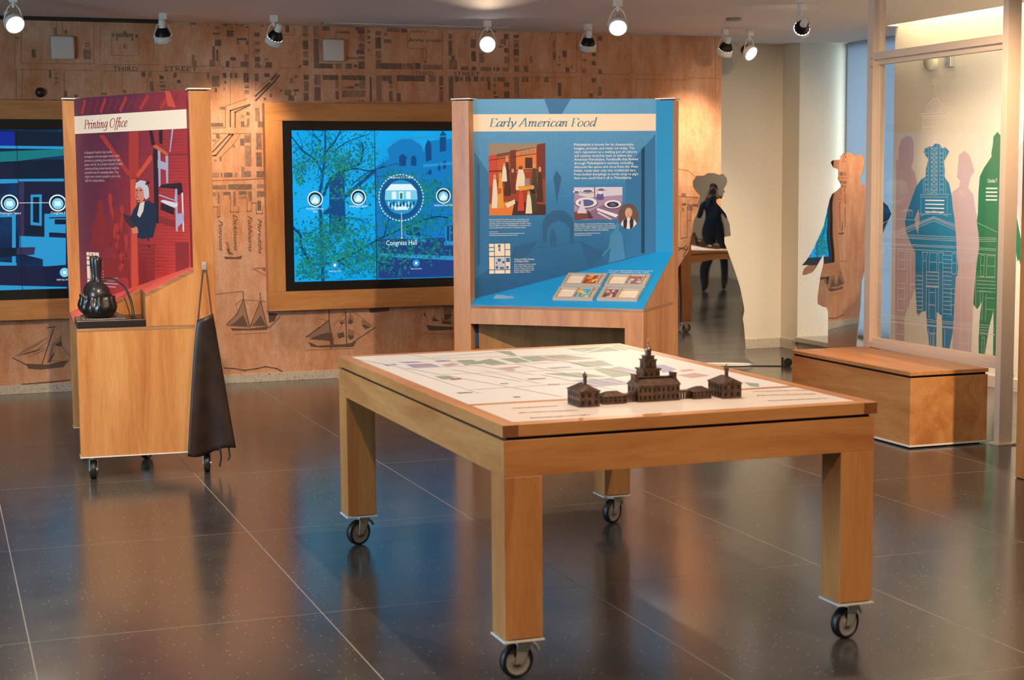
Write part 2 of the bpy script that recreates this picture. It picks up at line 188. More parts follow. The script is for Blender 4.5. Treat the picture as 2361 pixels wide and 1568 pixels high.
GLASS=[[[7892,1803],[7615,1801]],[[7892,1803],[7878,1789],[7631,1787],[7615,1801]],[[7891,1785],[7631,1782]],[[7878,1775],[7876,1704],[7636,1698],[7639,1773],[7878,1775]],[[7876,1732],[7637,1728]],[[7876,1725],[7637,1720]],[[7783,1788],[7780,1711]],[[7732,1786],[7729,1709]],[[7853,1809],[7819,1858],[7769,1883],[7730,1881],[7683,1846],[7644,1805]],[[7818,1810],[7769,1880]],[[7783,1808],[7758,1879]],[[7741,1807],[7750,1879]],[[7707,1808],[7739,1878]],[[7673,1806],[7728,1878]],[[7769,1883],[7766,1920],[7761,1974]],[[7730,1881],[7749,1919],[7758,1974]],[[7789,1991],[7729,1987],[7733,1970],[7780,1970],[7789,1991]],[[7867,1703],[7848,1652]],[[7841,1703],[7848,1652]],[[7819,1699],[7804,1651]],[[7780,1698],[7791,1651]],[[7733,1697],[7723,1649]],[[7695,1695],[7702,1648]],[[7674,1695],[7664,1650]],[[7636,1696],[7651,1650]],[[7848,1652],[7839,1349]],[[7813,1651],[7807,1349]],[[7789,1651],[7780,1349]],[[7729,1649],[7720,1349]],[[7704,1648],[7694,1349]],[[7670,1648],[7660,1349]],[[7651,1650],[7642,1349]],[[7858,1430],[7856,1349]],[[7886,1339],[7612,1343]],[[7886,1339],[7873,1326],[7624,1327],[7612,1343]],[[7879,1323],[7876,1231]],[[7623,1325],[7620,1235]],[[7914,1228],[7580,1231]],[[7883,1216],[7749,1248],[7613,1220]],[[8072,1244],[8014,1255],[7959,1245],[8072,1244]],[[8068,1238],[8062,1208]],[[8031,1239],[8030,1209]],[[7995,1240],[7994,1210]],[[7964,1240],[7963,1210]],[[7787,1606],[7728,1604]],[[7846,1607],[7815,1606]],[[7702,1604],[7668,1603]],[[7787,1606],[7727,1579]],[[7728,1604],[7787,1580]],[[7787,1575],[7727,1574]],[[7845,1577],[7814,1576]],[[7701,1574],[7667,1573]],[[7787,1575],[7726,1549]],[[7727,1574],[7786,1550]],[[7786,1550],[7726,1549]],[[7845,1551],[7813,1551]],[[7700,1549],[7667,1548]],[[7786,1550],[7725,1524]],[[7726,1549],[7785,1525]],[[7785,1525],[7725,1524]],[[7844,1526],[7813,1526]],[[7700,1524],[7666,1523]],[[7785,1525],[7724,1499]],[[7725,1524],[7784,1500]],[[7784,1500],[7724,1499]],[[7843,1501],[7812,1500]],[[7699,1499],[7665,1499]],[[7784,1500],[7723,1474]],[[7724,1499],[7783,1475]],[[7783,1475],[7723,1474]],[[7842,1475],[7811,1475]],[[7698,1474],[7664,1474]],[[7783,1475],[7723,1449]],[[7723,1474],[7783,1450]],[[7783,1450],[7723,1449]],[[7842,1450],[7810,1450]],[[7697,1449],[7663,1449]],[[7783,1450],[7722,1424]],[[7723,1449],[7782,1424]],[[7782,1427],[7722,1427]],[[7841,1427],[7810,1427]],[[7697,1427],[7663,1426]],[[7782,1427],[7721,1402]],[[7722,1427],[7781,1402]],[[7781,1399],[7721,1399]],[[7840,1399],[7809,1399]],[[7696,1399],[7662,1399]],[[7781,1399],[7720,1374]],[[7721,1399],[7780,1374]],[[7780,1369],[7720,1369]],[[7839,1369],[7808,1369]],[[7695,1369],[7661,1369]],[[7780,1369],[7719,1344]],[[7720,1369],[7779,1344]],[[8321,1148],[8173,1196],[7936,1193]],[[8191,1106],[7750,1215],[7531,1172]],[[8181,1098],[7750,1209],[7531,1163]],[[8170,1090],[7750,1204],[7531,1155]],[[8154,1081],[7749,1192],[7535,1144]],[[7346,1190],[7170,1143]],[[8320,1103],[7529,1105],[7174,1110]],[[8320,1091],[7529,1094],[7173,1101]],[[8319,1085],[7528,1083],[7173,1092]],[[8318,1046],[7527,1052],[7172,1051]],[[8318,1038],[7527,1044],[7171,1043]],[[8318,1019],[7526,1022],[7175,1019]],[[8017,1009],[7956,1005],[7971,984],[7970,958],[8005,957],[8006,983],[8017,1009]],[[7856,1009],[7797,1009],[7816,988],[7815,959],[7845,958],[7846,987],[7856,1009]],[[7700,1012],[7643,1012],[7657,989],[7656,958],[7689,956],[7690,987],[7700,1012]],[[8005,957],[8001,634]],[[7970,958],[7965,633]],[[7848,955],[7843,663]],[[7812,956],[7806,660]],[[7692,956],[7686,652]],[[7651,958],[7646,655]],[[8100,1009],[8033,1009],[8024,900],[8100,899],[8100,1009]],[[8093,956],[8031,955]],[[7782,1009],[7713,1010],[7709,901],[7784,897],[7782,1009]],[[7781,955],[7711,957]],[[7568,1012],[7526,1012],[7522,899],[7567,897],[7568,1012]],[[7566,959],[7524,958]],[[8097,814],[8027,816],[8024,656],[8097,653],[8097,814]],[[8096,784],[8026,786]],[[8095,722],[8024,723]],[[7966,815],[7925,816]],[[7965,783],[7924,783]],[[7963,719],[7922,719]],[[7811,817],[7688,820]],[[7811,810],[7687,813]],[[7781,806],[7776,633]],[[7718,809],[7713,635]],[[7780,780],[7717,782]],[[7778,708],[7715,710]],[[7571,815],[7536,816]],[[7570,785],[7535,786]],[[7571,815],[7566,661]],[[7568,723],[7533,722]],[[8307,1013],[8247,1013],[8244,904],[8309,901],[8307,1013]],[[8221,1013],[8218,900]],[[8189,1014],[8186,898]],[[8162,1012],[8164,956],[8129,956]],[[8307,814],[8194,816],[8195,655]],[[8307,814],[8308,653],[8254,657]],[[8247,814],[8243,658]],[[8214,786],[8199,787]],[[8318,619],[8120,616],[7513,626],[7174,634]],[[8317,607],[8119,604],[7513,615],[7173,621]],[[8317,586],[8119,583],[7513,598],[7173,607]],[[8306,574],[8113,578],[7512,592],[7168,589]],[[8113,578],[8015,580],[8022,467]],[[8108,578],[8110,470]],[[8106,512],[8018,514]],[[7964,578],[7965,460]],[[7858,581],[7860,464]],[[8305,544],[8240,543]],[[8225,569],[8227,460]],[[8171,567],[8173,459]],[[8223,514],[8175,513]],[[7779,573],[7775,460]],[[7725,574],[7725,459]],[[7778,547],[7695,548]],[[7758,540],[7734,542],[7735,470],[7758,468],[7758,540]],[[7620,580],[7621,464]],[[7480,584],[7480,466]],[[7477,514],[7395,516]],[[7398,585],[7396,469]],[[7305,1014],[7274,1014],[7275,898],[7305,898],[7305,1014]],[[7303,957],[7272,957]],[[7252,1013],[7179,1014],[7182,901],[7253,898],[7252,1013]],[[7250,957],[7181,958]],[[7303,818],[7172,818]],[[7303,818],[7302,659]],[[7280,808],[7284,658]],[[7249,805],[7253,658]],[[7249,783],[7175,784]],[[7246,721],[7177,722]],[[7308,582],[7172,585]],[[7277,579],[7281,463]],[[7259,570],[7259,466]],[[7276,563],[7259,564]],[[7351,930],[7339,722]],[[7513,883],[7385,884]],[[7489,1007],[7462,473]],[[7380,1005],[7367,742]],[[7648,1000],[7572,1000]],[[7647,977],[7571,976]],[[7646,953],[7571,953]],[[7645,929],[7570,929]],[[7645,905],[7569,906]],[[7644,882],[7568,882]],[[7912,868],[7852,869]],[[7643,858],[7568,859]],[[7911,843],[7851,844]],[[7642,834],[7567,835]],[[7910,819],[7850,820]],[[7641,811],[7566,812]],[[7910,795],[7850,796]],[[7641,787],[7565,788]],[[7909,770],[7849,772]],[[7640,763],[7565,765]],[[7908,746],[7848,747]],[[7639,739],[7564,741]],[[7907,721],[7847,723]],[[7638,716],[7563,718]],[[7907,697],[7847,699]],[[7638,692],[7562,694]],[[7906,672],[7846,674]],[[7637,668],[7562,670]],[[7905,648],[7845,650]],[[7806,896],[7694,898]],[[7336,892],[7175,896]],[[7806,876],[7693,878]],[[7336,873],[7174,876]],[[7805,855],[7693,858]],[[7335,853],[7173,857]],[[7804,834],[7692,837]],[[7334,833],[7172,838]],[[7804,814],[7691,817]],[[7333,814],[7172,818]]]
WOM=[[-25,1291],[-11,1315],[-11,1332],[3,1342],[-9,1362],[11,1398],[18,1420],[14,1448],[-14,1481],[-44,1474],[-85,1487],[-130,1488],[-161,1468],[-216,1468],[-245,1425],[-242,1384],[-216,1343],[-191,1318],[-193,1285],[-206,1262],[-193,1247],[-200,1206],[-236,1124],[-253,1022],[-265,951],[-273,889],[-306,848],[-347,776],[-407,685],[-447,483],[-467,280],[-466,-2],[-365,-8],[-97,-6],[-52,8],[45,-2],[208,-1],[230,15],[167,66],[158,123],[168,139],[150,324],[142,365],[154,427],[149,468],[122,602],[97,684],[66,776],[35,858],[14,919],[-1,950],[-2,996],[47,1006],[38,1093],[8,1174],[-28,1220],[-64,1261],[-64,1284],[-42,1294]]
MAN=[[3,1614],[-32,1613],[-60,1592],[-64,1569],[-134,1563],[-149,1550],[-127,1515],[-82,1501],[-78,1469],[-84,1432],[-62,1409],[-53,1381],[-82,1358],[-131,1331],[-154,1294],[-178,1210],[-207,1107],[-243,1041],[-310,927],[-366,859],[-409,821],[-346,826],[-390,796],[-405,755],[-383,752],[-314,775],[-283,805],[-204,911],[-203,846],[-232,751],[-257,599],[-254,552],[-204,536],[-173,533],[-157,501],[-153,256],[-151,162],[-157,63],[185,94],[164,189],[104,286],[129,509],[135,555],[143,739],[172,819],[235,910],[286,1000],[355,1133],[394,1201],[364,1250],[296,1299],[201,1352],[137,1399],[119,1417],[118,1458],[139,1467],[152,1539],[137,1598],[69,1594],[39,1611]]
FP={"paint":[[90,1648],[408,1647],[405,1244],[87,1247]],"photo":[[572,1398],[849,1396],[849,1214],[571,1217]],"map":[[85,1084],[204,1083],[203,915],[84,917]],"oval":[[884,1231],[944,1231],[884,1304]],"title":[[91,1740],[705,1738],[91,1786]],"body":[[572,1632],[940,1630],[571,1444]],"cap1":[[86,1217],[324,1214],[86,1171]],"cap2":[[571,1187],[808,1184],[571,1152]],"todd":[[226,990],[341,988],[226,978]],"todd2":[[226,962],[349,960],[225,918]],"arch":[[389,1085],[390,1202],[411,1242],[449,1267],[484,1271],[518,1264],[556,1232],[569,1194],[569,1083],[546,1083],[544,1166],[524,1195],[483,1210],[443,1196],[419,1167],[413,1085]],"lant":[[472,1493],[453,1453],[472,1311],[499,1453]],"lamp":[[403,1896],[555,1896],[503,1811],[434,1811]],"man":[[448,1167],[437,1147],[428,1110],[436,1061],[448,1093],[456,1061],[465,1064],[468,1115],[460,1147]],"lady":[[821,1198],[803,1180],[803,1155],[780,1129],[768,1054],[730,1009],[738,1006],[782,1054],[768,965],[866,990],[853,1088],[847,1128],[826,1154],[835,1180]],"pl":[[4,1603],[88,1479],[83,943],[-3,887]],"pl2":[[19,1547],[36,1524],[31,966],[13,967]],"prt":[[1040,1695],[902,1541],[867,1433],[867,990],[1040,1028]],"pr2":[[958,1610],[978,1632],[979,1023],[958,1017]],"stl":[[222,1067],[338,1088],[361,1099],[338,1065],[291,1009],[210,998]],"str":[[605,1091],[744,1032],[733,991],[662,941],[628,1027]]}
PP={"band":[[-4,1798],[1035,1802],[1031,1710],[-5,1704]],"title":[[96,1727],[516,1727],[98,1771]],"body":[[87,1598],[454,1598],[78,1450]],"beam1":[[861,1896],[903,1894],[953,1810],[881,1819]],"beam2":[[525,1702],[615,1704],[601,1468],[511,1465]],"beam3":[[601,1468],[577,1482],[721,1586],[732,1558]],"beam4":[[241,1692],[288,1694],[538,1483],[499,1479]],"beam5":[[524,1461],[576,1461],[569,890],[504,877]],"beam6":[[427,1584],[441,1587],[1036,1584],[1036,1573]],"press1":[[736,1627],[773,1633],[875,1586],[868,1573],[784,1605]],"press2":[[741,1613],[784,1605],[771,1236],[734,1236]],"press3":[[779,1557],[872,1535],[871,1500],[777,1515]],"press4":[[782,1605],[806,1598],[799,1418],[781,1418]],"press5":[[850,1577],[874,1573],[867,1438],[849,1438]],"p6":[[709,1704],[738,1705],[759,1634],[730,1627]],"p7":[[796,1708],[829,1708],[825,1632],[798,1640]],"p8":[[911,1706],[926,1705],[894,1593],[884,1593]],"press6":[[781,1418],[812,1432],[982,1441],[991,1390],[931,1373],[927,1410]],"press7":[[778,1376],[924,1348],[922,1197],[940,1197],[945,1410],[927,1410],[918,1355],[785,1383]],"press8":[[789,1348],[820,1355],[947,1338],[940,1321],[910,1314]],"press9":[[795,1338],[910,1317],[908,1279],[793,1306]],"press10":[[980,1390],[994,1390],[994,1198],[982,1197]],"press11":[[932,1286],[999,1290],[990,1246],[935,1217]],"press12":[[779,1271],[913,1252],[911,1217],[777,1240]],"coat":[[594,1337],[548,1305],[513,1262],[524,1233],[587,1205],[572,1162],[622,1153],[718,1165],[746,1229],[765,1285],[739,1334],[684,1351]],"shirt":[[607,1337],[652,1348],[637,1298],[603,1263],[578,1276]],"face":[[573,1411],[568,1369],[588,1344],[626,1341],[659,1369],[655,1411],[612,1425]],"wig":[[570,1411],[577,1440],[620,1455],[664,1450],[693,1411],[695,1369],[665,1355],[647,1369],[643,1408],[612,1422]],"bow":[[661,1436],[695,1450],[704,1443],[669,1429]],"book":[[442,1283],[507,1272],[555,1212],[523,1208],[473,1240]],"hand":[[523,1208],[575,1216],[586,1184],[534,1180]],"fig1":[[213,1354],[253,1347],[263,1281],[312,1209],[294,1121],[238,1090],[130,1117],[149,1206],[195,1281]],"fig2":[[371,1304],[410,1297],[434,1254],[483,1197],[465,1110],[383,1057],[319,1100],[338,1195]],"desk":[[235,1046],[488,1046],[489,952],[242,936]],"chest":[[570,1127],[741,1134],[740,1116],[575,1109]],"panel1":[[581,1102],[727,1109],[718,939],[577,919]],"panel2":[[913,1141],[1027,1147],[1026,1006],[911,981]],"map":[[79,1070],[199,1073],[189,915],[75,907]],"todd":[[233,1017],[294,1018],[233,1009]],"todd2":[[231,983],[332,987],[228,935]]}
TB=[["g",[[2414,6022],[2521,6031],[2638,6037],[2631,5868],[2439,5844]]],["w",[[2436,5864],[2615,6047],[2611,6029],[2434,5846]]],["w",[[2440,5991],[2448,5858],[2460,5871],[2447,5996]]],["w",[[2611,6029],[2604,5862],[2593,5848],[2599,6015]]],["g",[[1869,5794],[1934,5791],[1928,5642],[1849,5618]]],["g",[[1924,5719],[2009,5799],[2012,5605],[1943,5577]]],["g",[[2041,5785],[2117,5787],[2116,5633],[2048,5614]]],["g",[[2133,5807],[2218,5812],[2217,5665],[2125,5629]]],["g",[[2222,5794],[2318,5805],[2385,5632],[2232,5617]]],["g",[[2240,5554],[2352,5554],[2351,5397],[2237,5385]]],["g",[[2239,5314],[2329,5321],[2325,5097],[2206,5063]]],["g",[[2024,5264],[2154,5238],[2200,5087],[2098,5102]]],["g",[[2118,6062],[2173,6020],[2143,5856],[2120,5856]]],["g",[[1642,5343],[1693,5330],[1689,5238],[1642,5246]]],["g",[[2560,4763],[2589,4712],[2545,4630],[2529,4662]]],["p",[[1652,5739],[1746,5732],[1750,5623],[1647,5612]]],["p",[[1645,5827],[1720,5824],[1733,5778],[1664,5779]]],["p",[[1785,5815],[1852,5827],[1845,5769],[1788,5763]]],["p",[[2039,5044],[2198,5046],[2187,4867],[2052,4847]]],["p",[[2328,5345],[2361,5345],[2367,5167],[2333,5137]]],["p",[[2485,5337],[2536,5346],[2514,5187],[2424,5109]]],["p",[[2356,5578],[2380,5567],[2355,5395],[2331,5377]]],["p",[[2096,5424],[2190,5430],[2191,5391],[2106,5382]]],["p",[[1574,5774],[1621,5778],[1620,5739],[1570,5712]]],["k",[[1771,5672],[1826,5712],[1840,5656],[1775,5603]]],["k",[[1914,5480],[2027,5511],[2021,5480],[1932,5426]]],["k",[[1927,5428],[1974,5454],[1969,5396],[1936,5378]]],["k",[[1676,5694],[1742,5685],[1739,5657],[1678,5646]]],["k",[[2141,5699],[2369,5676],[2380,5634],[2205,5619]]],["k",[[2508,5160],[2564,5180],[2563,5136],[2499,5106]]],["k",[[2439,5032],[2527,5064],[2538,4975],[2448,4932]]],["d",[[1578,4895],[1627,4888],[1627,4866],[1578,4866]]],["d",[[1918,5147],[1981,5140],[1981,5119],[1916,5114]]],["d",[[1713,4729],[1737,4726],[1731,4704],[1710,4702]]],["r",[[1667,5247],[1710,5258],[1703,5219],[1666,5214]]],["d",[[1929,4979],[1972,4976],[1962,4949],[1922,4950]]],["d",[[1787,5060],[1816,5060],[1811,5038],[1785,5041]]],["L",[[1503,5982],[1857,4674]]],["L",[[1759,6109],[1981,5247]]],["L",[[1603,5641],[1644,4855]]],["L",[[1866,5432],[1912,4986]]],["L",[[1796,5930],[2135,6026]]],["L",[[1743,5901],[2416,5789]]],["L",[[1606,5616],[2258,5571]]],["L",[[1652,5391],[2270,5323]]],["L",[[1646,4947],[2226,4971]]],["L",[[1765,5522],[1870,5085]]],["L",[[2008,5236],[2082,4758]]],["L",[[2045,5590],[2178,4755]]],["L",[[2226,5687],[2335,5028]]],["T",[[1623,4481],[1769,4476]]],["T",[[1607,4383],[1791,4366]]],["T",[[1602,4273],[1789,4267]]],["T",[[2467,4533],[2680,4500]]],["T",[[2435,4444],[2625,4407]]],["T",[[2407,4324],[2609,4302]]]]
SC={"icons":[[2606,1319],[2928,1328],[3253,1322],[3579,1332]],"r":[53,170],"labels":[[2604,1243],[2604,1223],[2927,1257],[3578,1257],[3250,973],[2742,788],[3360,790]],"dot":[[3253,1210],[3253,1026]],"btn":[[2743,837],[3361,837]],"build":[[[3057,1546],[3194,1626],[3194,1596],[3428,1666],[3461,1737],[3666,1819],[3653,718],[3053,725]]],"cupola":[[3148,1681],[3196,1722],[3260,1757],[3344,1757],[3418,1707],[3433,1666],[3427,1626],[3421,1544],[3161,1545],[3163,1636]],"arch":[[[3241,1555],[3242,1626],[3268,1644],[3295,1626],[3294,1555]],[[3331,1555],[3332,1616],[3353,1634],[3374,1615],[3373,1555]],[[3448,1585],[3445,1707],[3466,1749],[3491,1717],[3491,1600]],[[3556,1656],[3556,1778],[3580,1814],[3606,1788],[3605,1666]],[[3538,1518],[3539,1559],[3561,1569],[3560,1523]],[[3578,1528],[3579,1584],[3604,1595],[3603,1538]],[[3463,1488],[3463,1519],[3490,1529],[3490,1493]]],"win":[[[3281,1097],[3399,1116],[3403,1023],[3281,1046]],[[3598,1112],[3658,1122],[3656,988],[3596,994]]],"ledge":[[[3259,1047],[3440,1007],[3440,990],[3259,1026]],[[3580,989],[3656,982],[3656,962],[3580,963]],[[3067,918],[3654,843],[3654,806],[3067,893]],[[3427,1565],[3664,1635],[3664,1620],[3426,1544]],[[3344,1767],[3666,1845],[3666,1824],[3365,1752]]],"tower":[[2713,1427],[2829,1597],[2827,1366],[2830,1065],[2706,1067]],"roof":[[2658,1218],[3057,1536],[3056,1505],[2688,1198]],"tree":[[30,[[2653,726],[2646,1168],[2634,1318],[2663,1468],[2687,1667],[2690,1816]]],[22,[[2671,1348],[2713,1447],[2776,1507],[2870,1546],[2943,1576],[2970,1666],[2961,1727]]],[14,[[2776,1507],[2901,1536],[3015,1521],[3130,1555]]],[16,[[2663,1508],[2614,1597],[2515,1677],[2446,1765]]],[14,[[2687,1647],[2760,1736],[2802,1811]]],[10,[[2658,1736],[2618,1766],[2598,1810]]],[10,[[2634,1587],[2543,1588],[2446,1548]]],[10,[[2759,1667],[2863,1736],[3019,1787]]],[22,[[2442,1112],[2491,1061],[2500,971],[2569,859],[2640,847],[2764,864],[2910,932],[3058,1010],[3143,1049],[3292,1107],[3507,1176],[3636,1163]]],[12,[[2635,1108],[2728,1137],[2811,1176],[2915,1174],[2977,1143]]],[12,[[2910,932],[3035,868],[3181,793],[3244,740]]],[10,[[2764,864],[2887,790],[2845,761]]],[10,[[3122,1049],[3155,1160],[3231,1241],[3316,1260]]],[8,[[3292,1107],[3387,1054],[3484,1032]]],[8,[[2878,1416],[2962,1486],[3056,1526],[3225,1575]]]]}
S1=[["dk",[[449,1805],[866,1794],[862,1680],[445,1693]]],["sky",[[449,1799],[545,1796],[541,1699],[445,1705]]],["lb",[[445,1702],[863,1697],[862,1679],[445,1684]]],["gr",[[444,1662],[862,1680],[860,1636],[561,1599],[441,1593]]],["dk",[[441,1593],[860,1611],[855,1472],[437,1481]]],["br",[[441,1581],[524,1574],[519,1481],[437,1481]]],["dk",[[560,1549],[693,1551],[684,1479],[557,1480]]],["lb",[[437,1477],[855,1478],[854,1459],[436,1447]]],["br",[[556,1461],[860,1459],[847,1079],[549,1084]]],["br2",[[556,1461],[593,1461],[579,1090],[543,1091]]],["lb",[[632,1370],[705,1372],[697,1157],[624,1165]]],["dk",[[647,1354],[688,1353],[682,1177],[641,1184]]],["dk",[[594,1159],[850,1142],[848,1091],[592,1102]]],["lb",[[506,1236],[530,1236],[518,908],[494,909]]],["lb",[[428,1237],[512,1238],[511,1221],[427,1220]]],["lb",[[718,1239],[859,1241],[858,1216],[717,1214]]],["lb",[[717,1214],[748,1214],[737,896],[706,897]]],["lb",[[549,1091],[853,1072],[847,887],[696,878],[697,929],[544,971]]],["dk",[[419,1011],[649,1013],[641,962],[417,948]]],["br2",[[528,1009],[649,1013],[641,962],[526,965]]],["lb",[[416,917],[524,908],[523,889],[415,892]]],["br",[[415,892],[840,875],[848,734],[410,759]]],["lb",[[410,759],[848,734],[850,714],[408,721]]],["lb",[[832,1002],[851,1002],[849,945],[831,945]]],["lb",[[748,1207],[858,1206],[854,1104],[744,1112]]],["dk",[[784,1200],[858,1199],[857,1165],[783,1166]]]]
S1i=[[493,1315],[808,1312],[837,834]]
S1l=[[494,1239],[810,1237],[825,783],[443,1316]]
# ================================================================== SETTING
CEIL, YB, XR = 2.56, 11.42, 6.80
XL, YF = -3.2, -2.6
# floor: slab under separate polished tiles
FG = 1.17, 5.12      # one joint crossing
TW, TD, JT = 0.94, 1.34, 0.004
m, nt, b = nodes('polished_terrazzo', 0.2)
t = nt.nodes.new('ShaderNodeTexCoord'); oi = nt.nodes.new('ShaderNodeObjectInfo')
vadd = N(nt,'ShaderNodeVectorMath', operation='ADD'); nt.links.new(t.outputs['Object'], vadd.inputs[0]); nt.links.new(oi.outputs['Location'], vadd.inputs[1])
n1 = N(nt,'ShaderNodeTexNoise', Scale=3.0, Detail=5.0, Roughness=0.65); nt.links.new(vadd.outputs[0], n1.inputs['Vector'])
n2 = N(nt,'ShaderNodeTexNoise', Scale=140.0, Detail=2.0); nt.links.new(vadd.outputs[0], n2.inputs['Vector'])
vo = N(nt,'ShaderNodeTexVoronoi', Scale=55.0); nt.links.new(vadd.outputs[0], vo.inputs['Vector'])
base = ramp(nt, n1.outputs[0], [(0.3,lin(64,61,59)),(0.7,lin(84,79,75))])
grain = ramp(nt, n2.outputs[0], [(0.32,(0.55,0.55,0.55)),(0.68,(1.35,1.35,1.35))])
c = mix(nt, 1.0, base, grain, 'MULTIPLY')
spk = ramp(nt, vo.outputs['Distance'], [(0.10,(1,1,1)),(0.20,(0,0,0))])
hs = N(nt,'ShaderNodeSeparateColor'); nt.links.new(vo.outputs['Color'], hs.inputs[0])
pick = N(nt,'ShaderNodeMath', operation='GREATER_THAN'); pick.inputs[1].default_value = 0.72; nt.links.new(hs.outputs[0], pick.inputs[0])
mul = N(nt,'ShaderNodeMath', operation='MULTIPLY'); nt.links.new(spk, mul.inputs[0]); nt.links.new(pick.outputs[0], mul.inputs[1])
nt.links.new(mix(nt, mul.outputs[0], c, lin(158,150,138)), b.inputs['Base Color'])
rr = N(nt,'ShaderNodeMapRange'); rr.inputs['To Min'].default_value = 0.15; rr.inputs['To Max'].default_value = 0.23; nt.links.new(n1.outputs[0], rr.inputs[0]); nt.links.new(rr.outputs[0], b.inputs['Roughness'])
b.inputs['IOR'].default_value = 1.85
TILE = m
GROUT = mat('pale_grout', lin(176,164,148), 0.7)
fl = mk('floor', G().box(XL,YF,-0.03,7.4,12.2,-0.0004), GROUT, kind='structure')
me = None
ix0 = math.floor((XL-FG[0])/TW); ix1 = math.ceil((XR-FG[0])/TW); iy0 = math.floor((YF-FG[1])/TD); iy1 = math.ceil((12.0-FG[1])/TD)
for ix in range(ix0, ix1):
    for iy in range(iy0, iy1):
        x0 = FG[0]+ix*TW; y0 = FG[1]+iy*TD; x1 = x0+TW; y1 = y0+TD
        if me is None:
            o = mk('floor_tile', G().box(-TW/2+JT/2,-TD/2+JT/2,-0.02,TW/2-JT/2,TD/2-JT/2,0), TILE, fl); me = o.data
        else:
            o = bpy.data.objects.new('floor_tile', me); COL.objects.link(o); o.parent = fl
        o.location = ((x0+x1)/2,(y0+y1)/2,0)
# ceiling with a slot for the cove light along the right wall
CEILM, nt, b = nodes('ceiling_paint', 0.75)
n1 = N(nt,'ShaderNodeTexNoise', Scale=0.8, Detail=2.0); nt.links.new(coords(nt), n1.inputs['Vector'])
nt.links.new(ramp(nt, n1.outputs[0], [(0.3,lin(214,206,200)),(0.7,lin(222,214,208))]), b.inputs['Base Color'])
XS = 6.69
CH, HX, HY = 3.95, 4.4, 8.6     # raised ceiling over the middle of the hall
g = G().box(XL-0.1,HY,CEIL,XS,12.2,CEIL+0.1).box(HX,YF,CEIL,XS,HY,CEIL+0.1).box(XS,10.29,CEIL,7.6,12.2,CEIL+0.1)
g.box(XL-0.1,YF-0.1,CH,HX+0.1,HY+0.1,CH+0.1).box(HX,YF,CEIL+0.1,HX+0.1,HY,CH).box(XL,HY,CEIL+0.1,HX+0.1,HY+0.1,CH)
mk('ceiling', g, CEILM, kind='structure')
CREAM, nt, b = nodes('cream_wall_paint', 0.7)
n1 = N(nt,'ShaderNodeTexNoise', Scale=60.0, Detail=2.0); nt.links.new(coords(nt), n1.inputs['Vector'])
nt.links.new(ramp(nt, n1.outputs[0], [(0.3,lin(219,207,184)),(0.7,lin(226,214,192))]), b.inputs['Base Color'])
# map mural wall
MAPM, nt, b = nodes('map_mural_print', 0.75)
co = coords(nt)
n1 = N(nt,'ShaderNodeTexNoise', Scale=1.7, Detail=8.0, Roughness=0.68, Distortion=0.5); nt.links.new(co, n1.inputs['Vector'])
cs = coords(nt,(3.2,1,0.9)); n2 = N(nt,'ShaderNodeTexNoise', Scale=3.0, Detail=7.0, Roughness=0.75); nt.links.new(cs, n2.inputs['Vector'])
n3 = N(nt,'ShaderNodeTexNoise', Scale=130.0, Detail=2.0); nt.links.new(coords(nt,(0.5,1,1.5)), n3.inputs['Vector'])
c1 = ramp(nt, n1.outputs[0], [(0.28,lin(186,116,66)),(0.46,lin(204,146,106)),(0.58,lin(214,166,132)),(0.74,lin(232,194,166))])
c2 = ramp(nt, n2.outputs[0], [(0.36,lin(190,104,46)),(0.50,lin(210,152,112)),(0.64,lin(224,180,152))])
c = mix(nt, 0.5, c1, c2)
fine = ramp(nt, n3.outputs[0], [(0.3,(0.88,0.88,0.88)),(0.7,(1.06,1.06,1.06))])
nt.links.new(mix(nt, 1.0, c, fine, 'MULTIPLY'), b.inputs['Base Color'])
XE = 5.92
wb = mk('wall_back', G().box(XL,YB,0,XE,YB+0.12,CEIL), MAPM, kind='structure')
mk('wall_recess', G().box(XE-0.3,12.0,0,XR,12.12,CEIL).box(XE-0.12,YB+0.12,0,XE,12.0,CEIL), CREAM, kind='structure')
# right wall with window recess
WY0, WY1, SILL = 10.33, 11.72, 0.115
g = G().box(XR,YF,0,XR+0.25,WY0,CEIL+0.45).box(XR,WY1,0,XR+0.6,12.12,CEIL).box(XR,WY0,0,XR+0.6,WY1,SILL-0.04).box(XR+0.25,WY0-0.2,0,XR+0.6,WY0,CEIL)
mk('wall_right', g, CREAM, kind='structure')
LY0, LY1, LZ0, LZ1 = 3.6, 7.2, 0.70, 2.20
mk('wall_left', G().box(XL-0.1,YF,0,XL,LY0,CEIL).box(XL-0.1,LY1,0,XL,YB+0.12,CEIL).box(XL-0.1,LY0,0,XL,LY1,LZ0).box(XL-0.1,LY0,LZ1,XL,LY1,CEIL).box(XL-0.1,YF,CEIL,XL,HY,CH), CREAM, kind='structure')
mk('wall_front', G().box(XL-0.1,YF-0.1,0,XR+0.25,YF,CEIL+0.45).box(XL-0.1,YF-0.1,CEIL+0.45,HX+0.1,YF,CH), CREAM, kind='structure')
STONE, nt, b = nodes('speckled_stone', 0.45)
n1 = N(nt,'ShaderNodeTexNoise', Scale=70.0, Detail=3.0); nt.links.new(coords(nt), n1.inputs['Vector'])
nt.links.new(ramp(nt, n1.outputs[0], [(0.28,lin(110,98,84)),(0.36,lin(186,172,152)),(0.7,lin(206,192,170))]), b.inputs['Base Color'])
mk('baseboard_back', G().box(XL,YB-0.014,0.0,XE,YB,0.062), STONE, bevel=0.002, kind='structure')
mk('baseboard_recess', G().box(XE,11.986,0.0,XR,12.0,0.085), STONE, bevel=0.002, kind='structure')
mk('baseboard_right', G().box(XR-0.014,WY1,0.0,XR,11.986,0.085).box(XR-0.014,YF,0.0,XR,WY0,0.085), STONE, bevel=0.002, kind='structure')
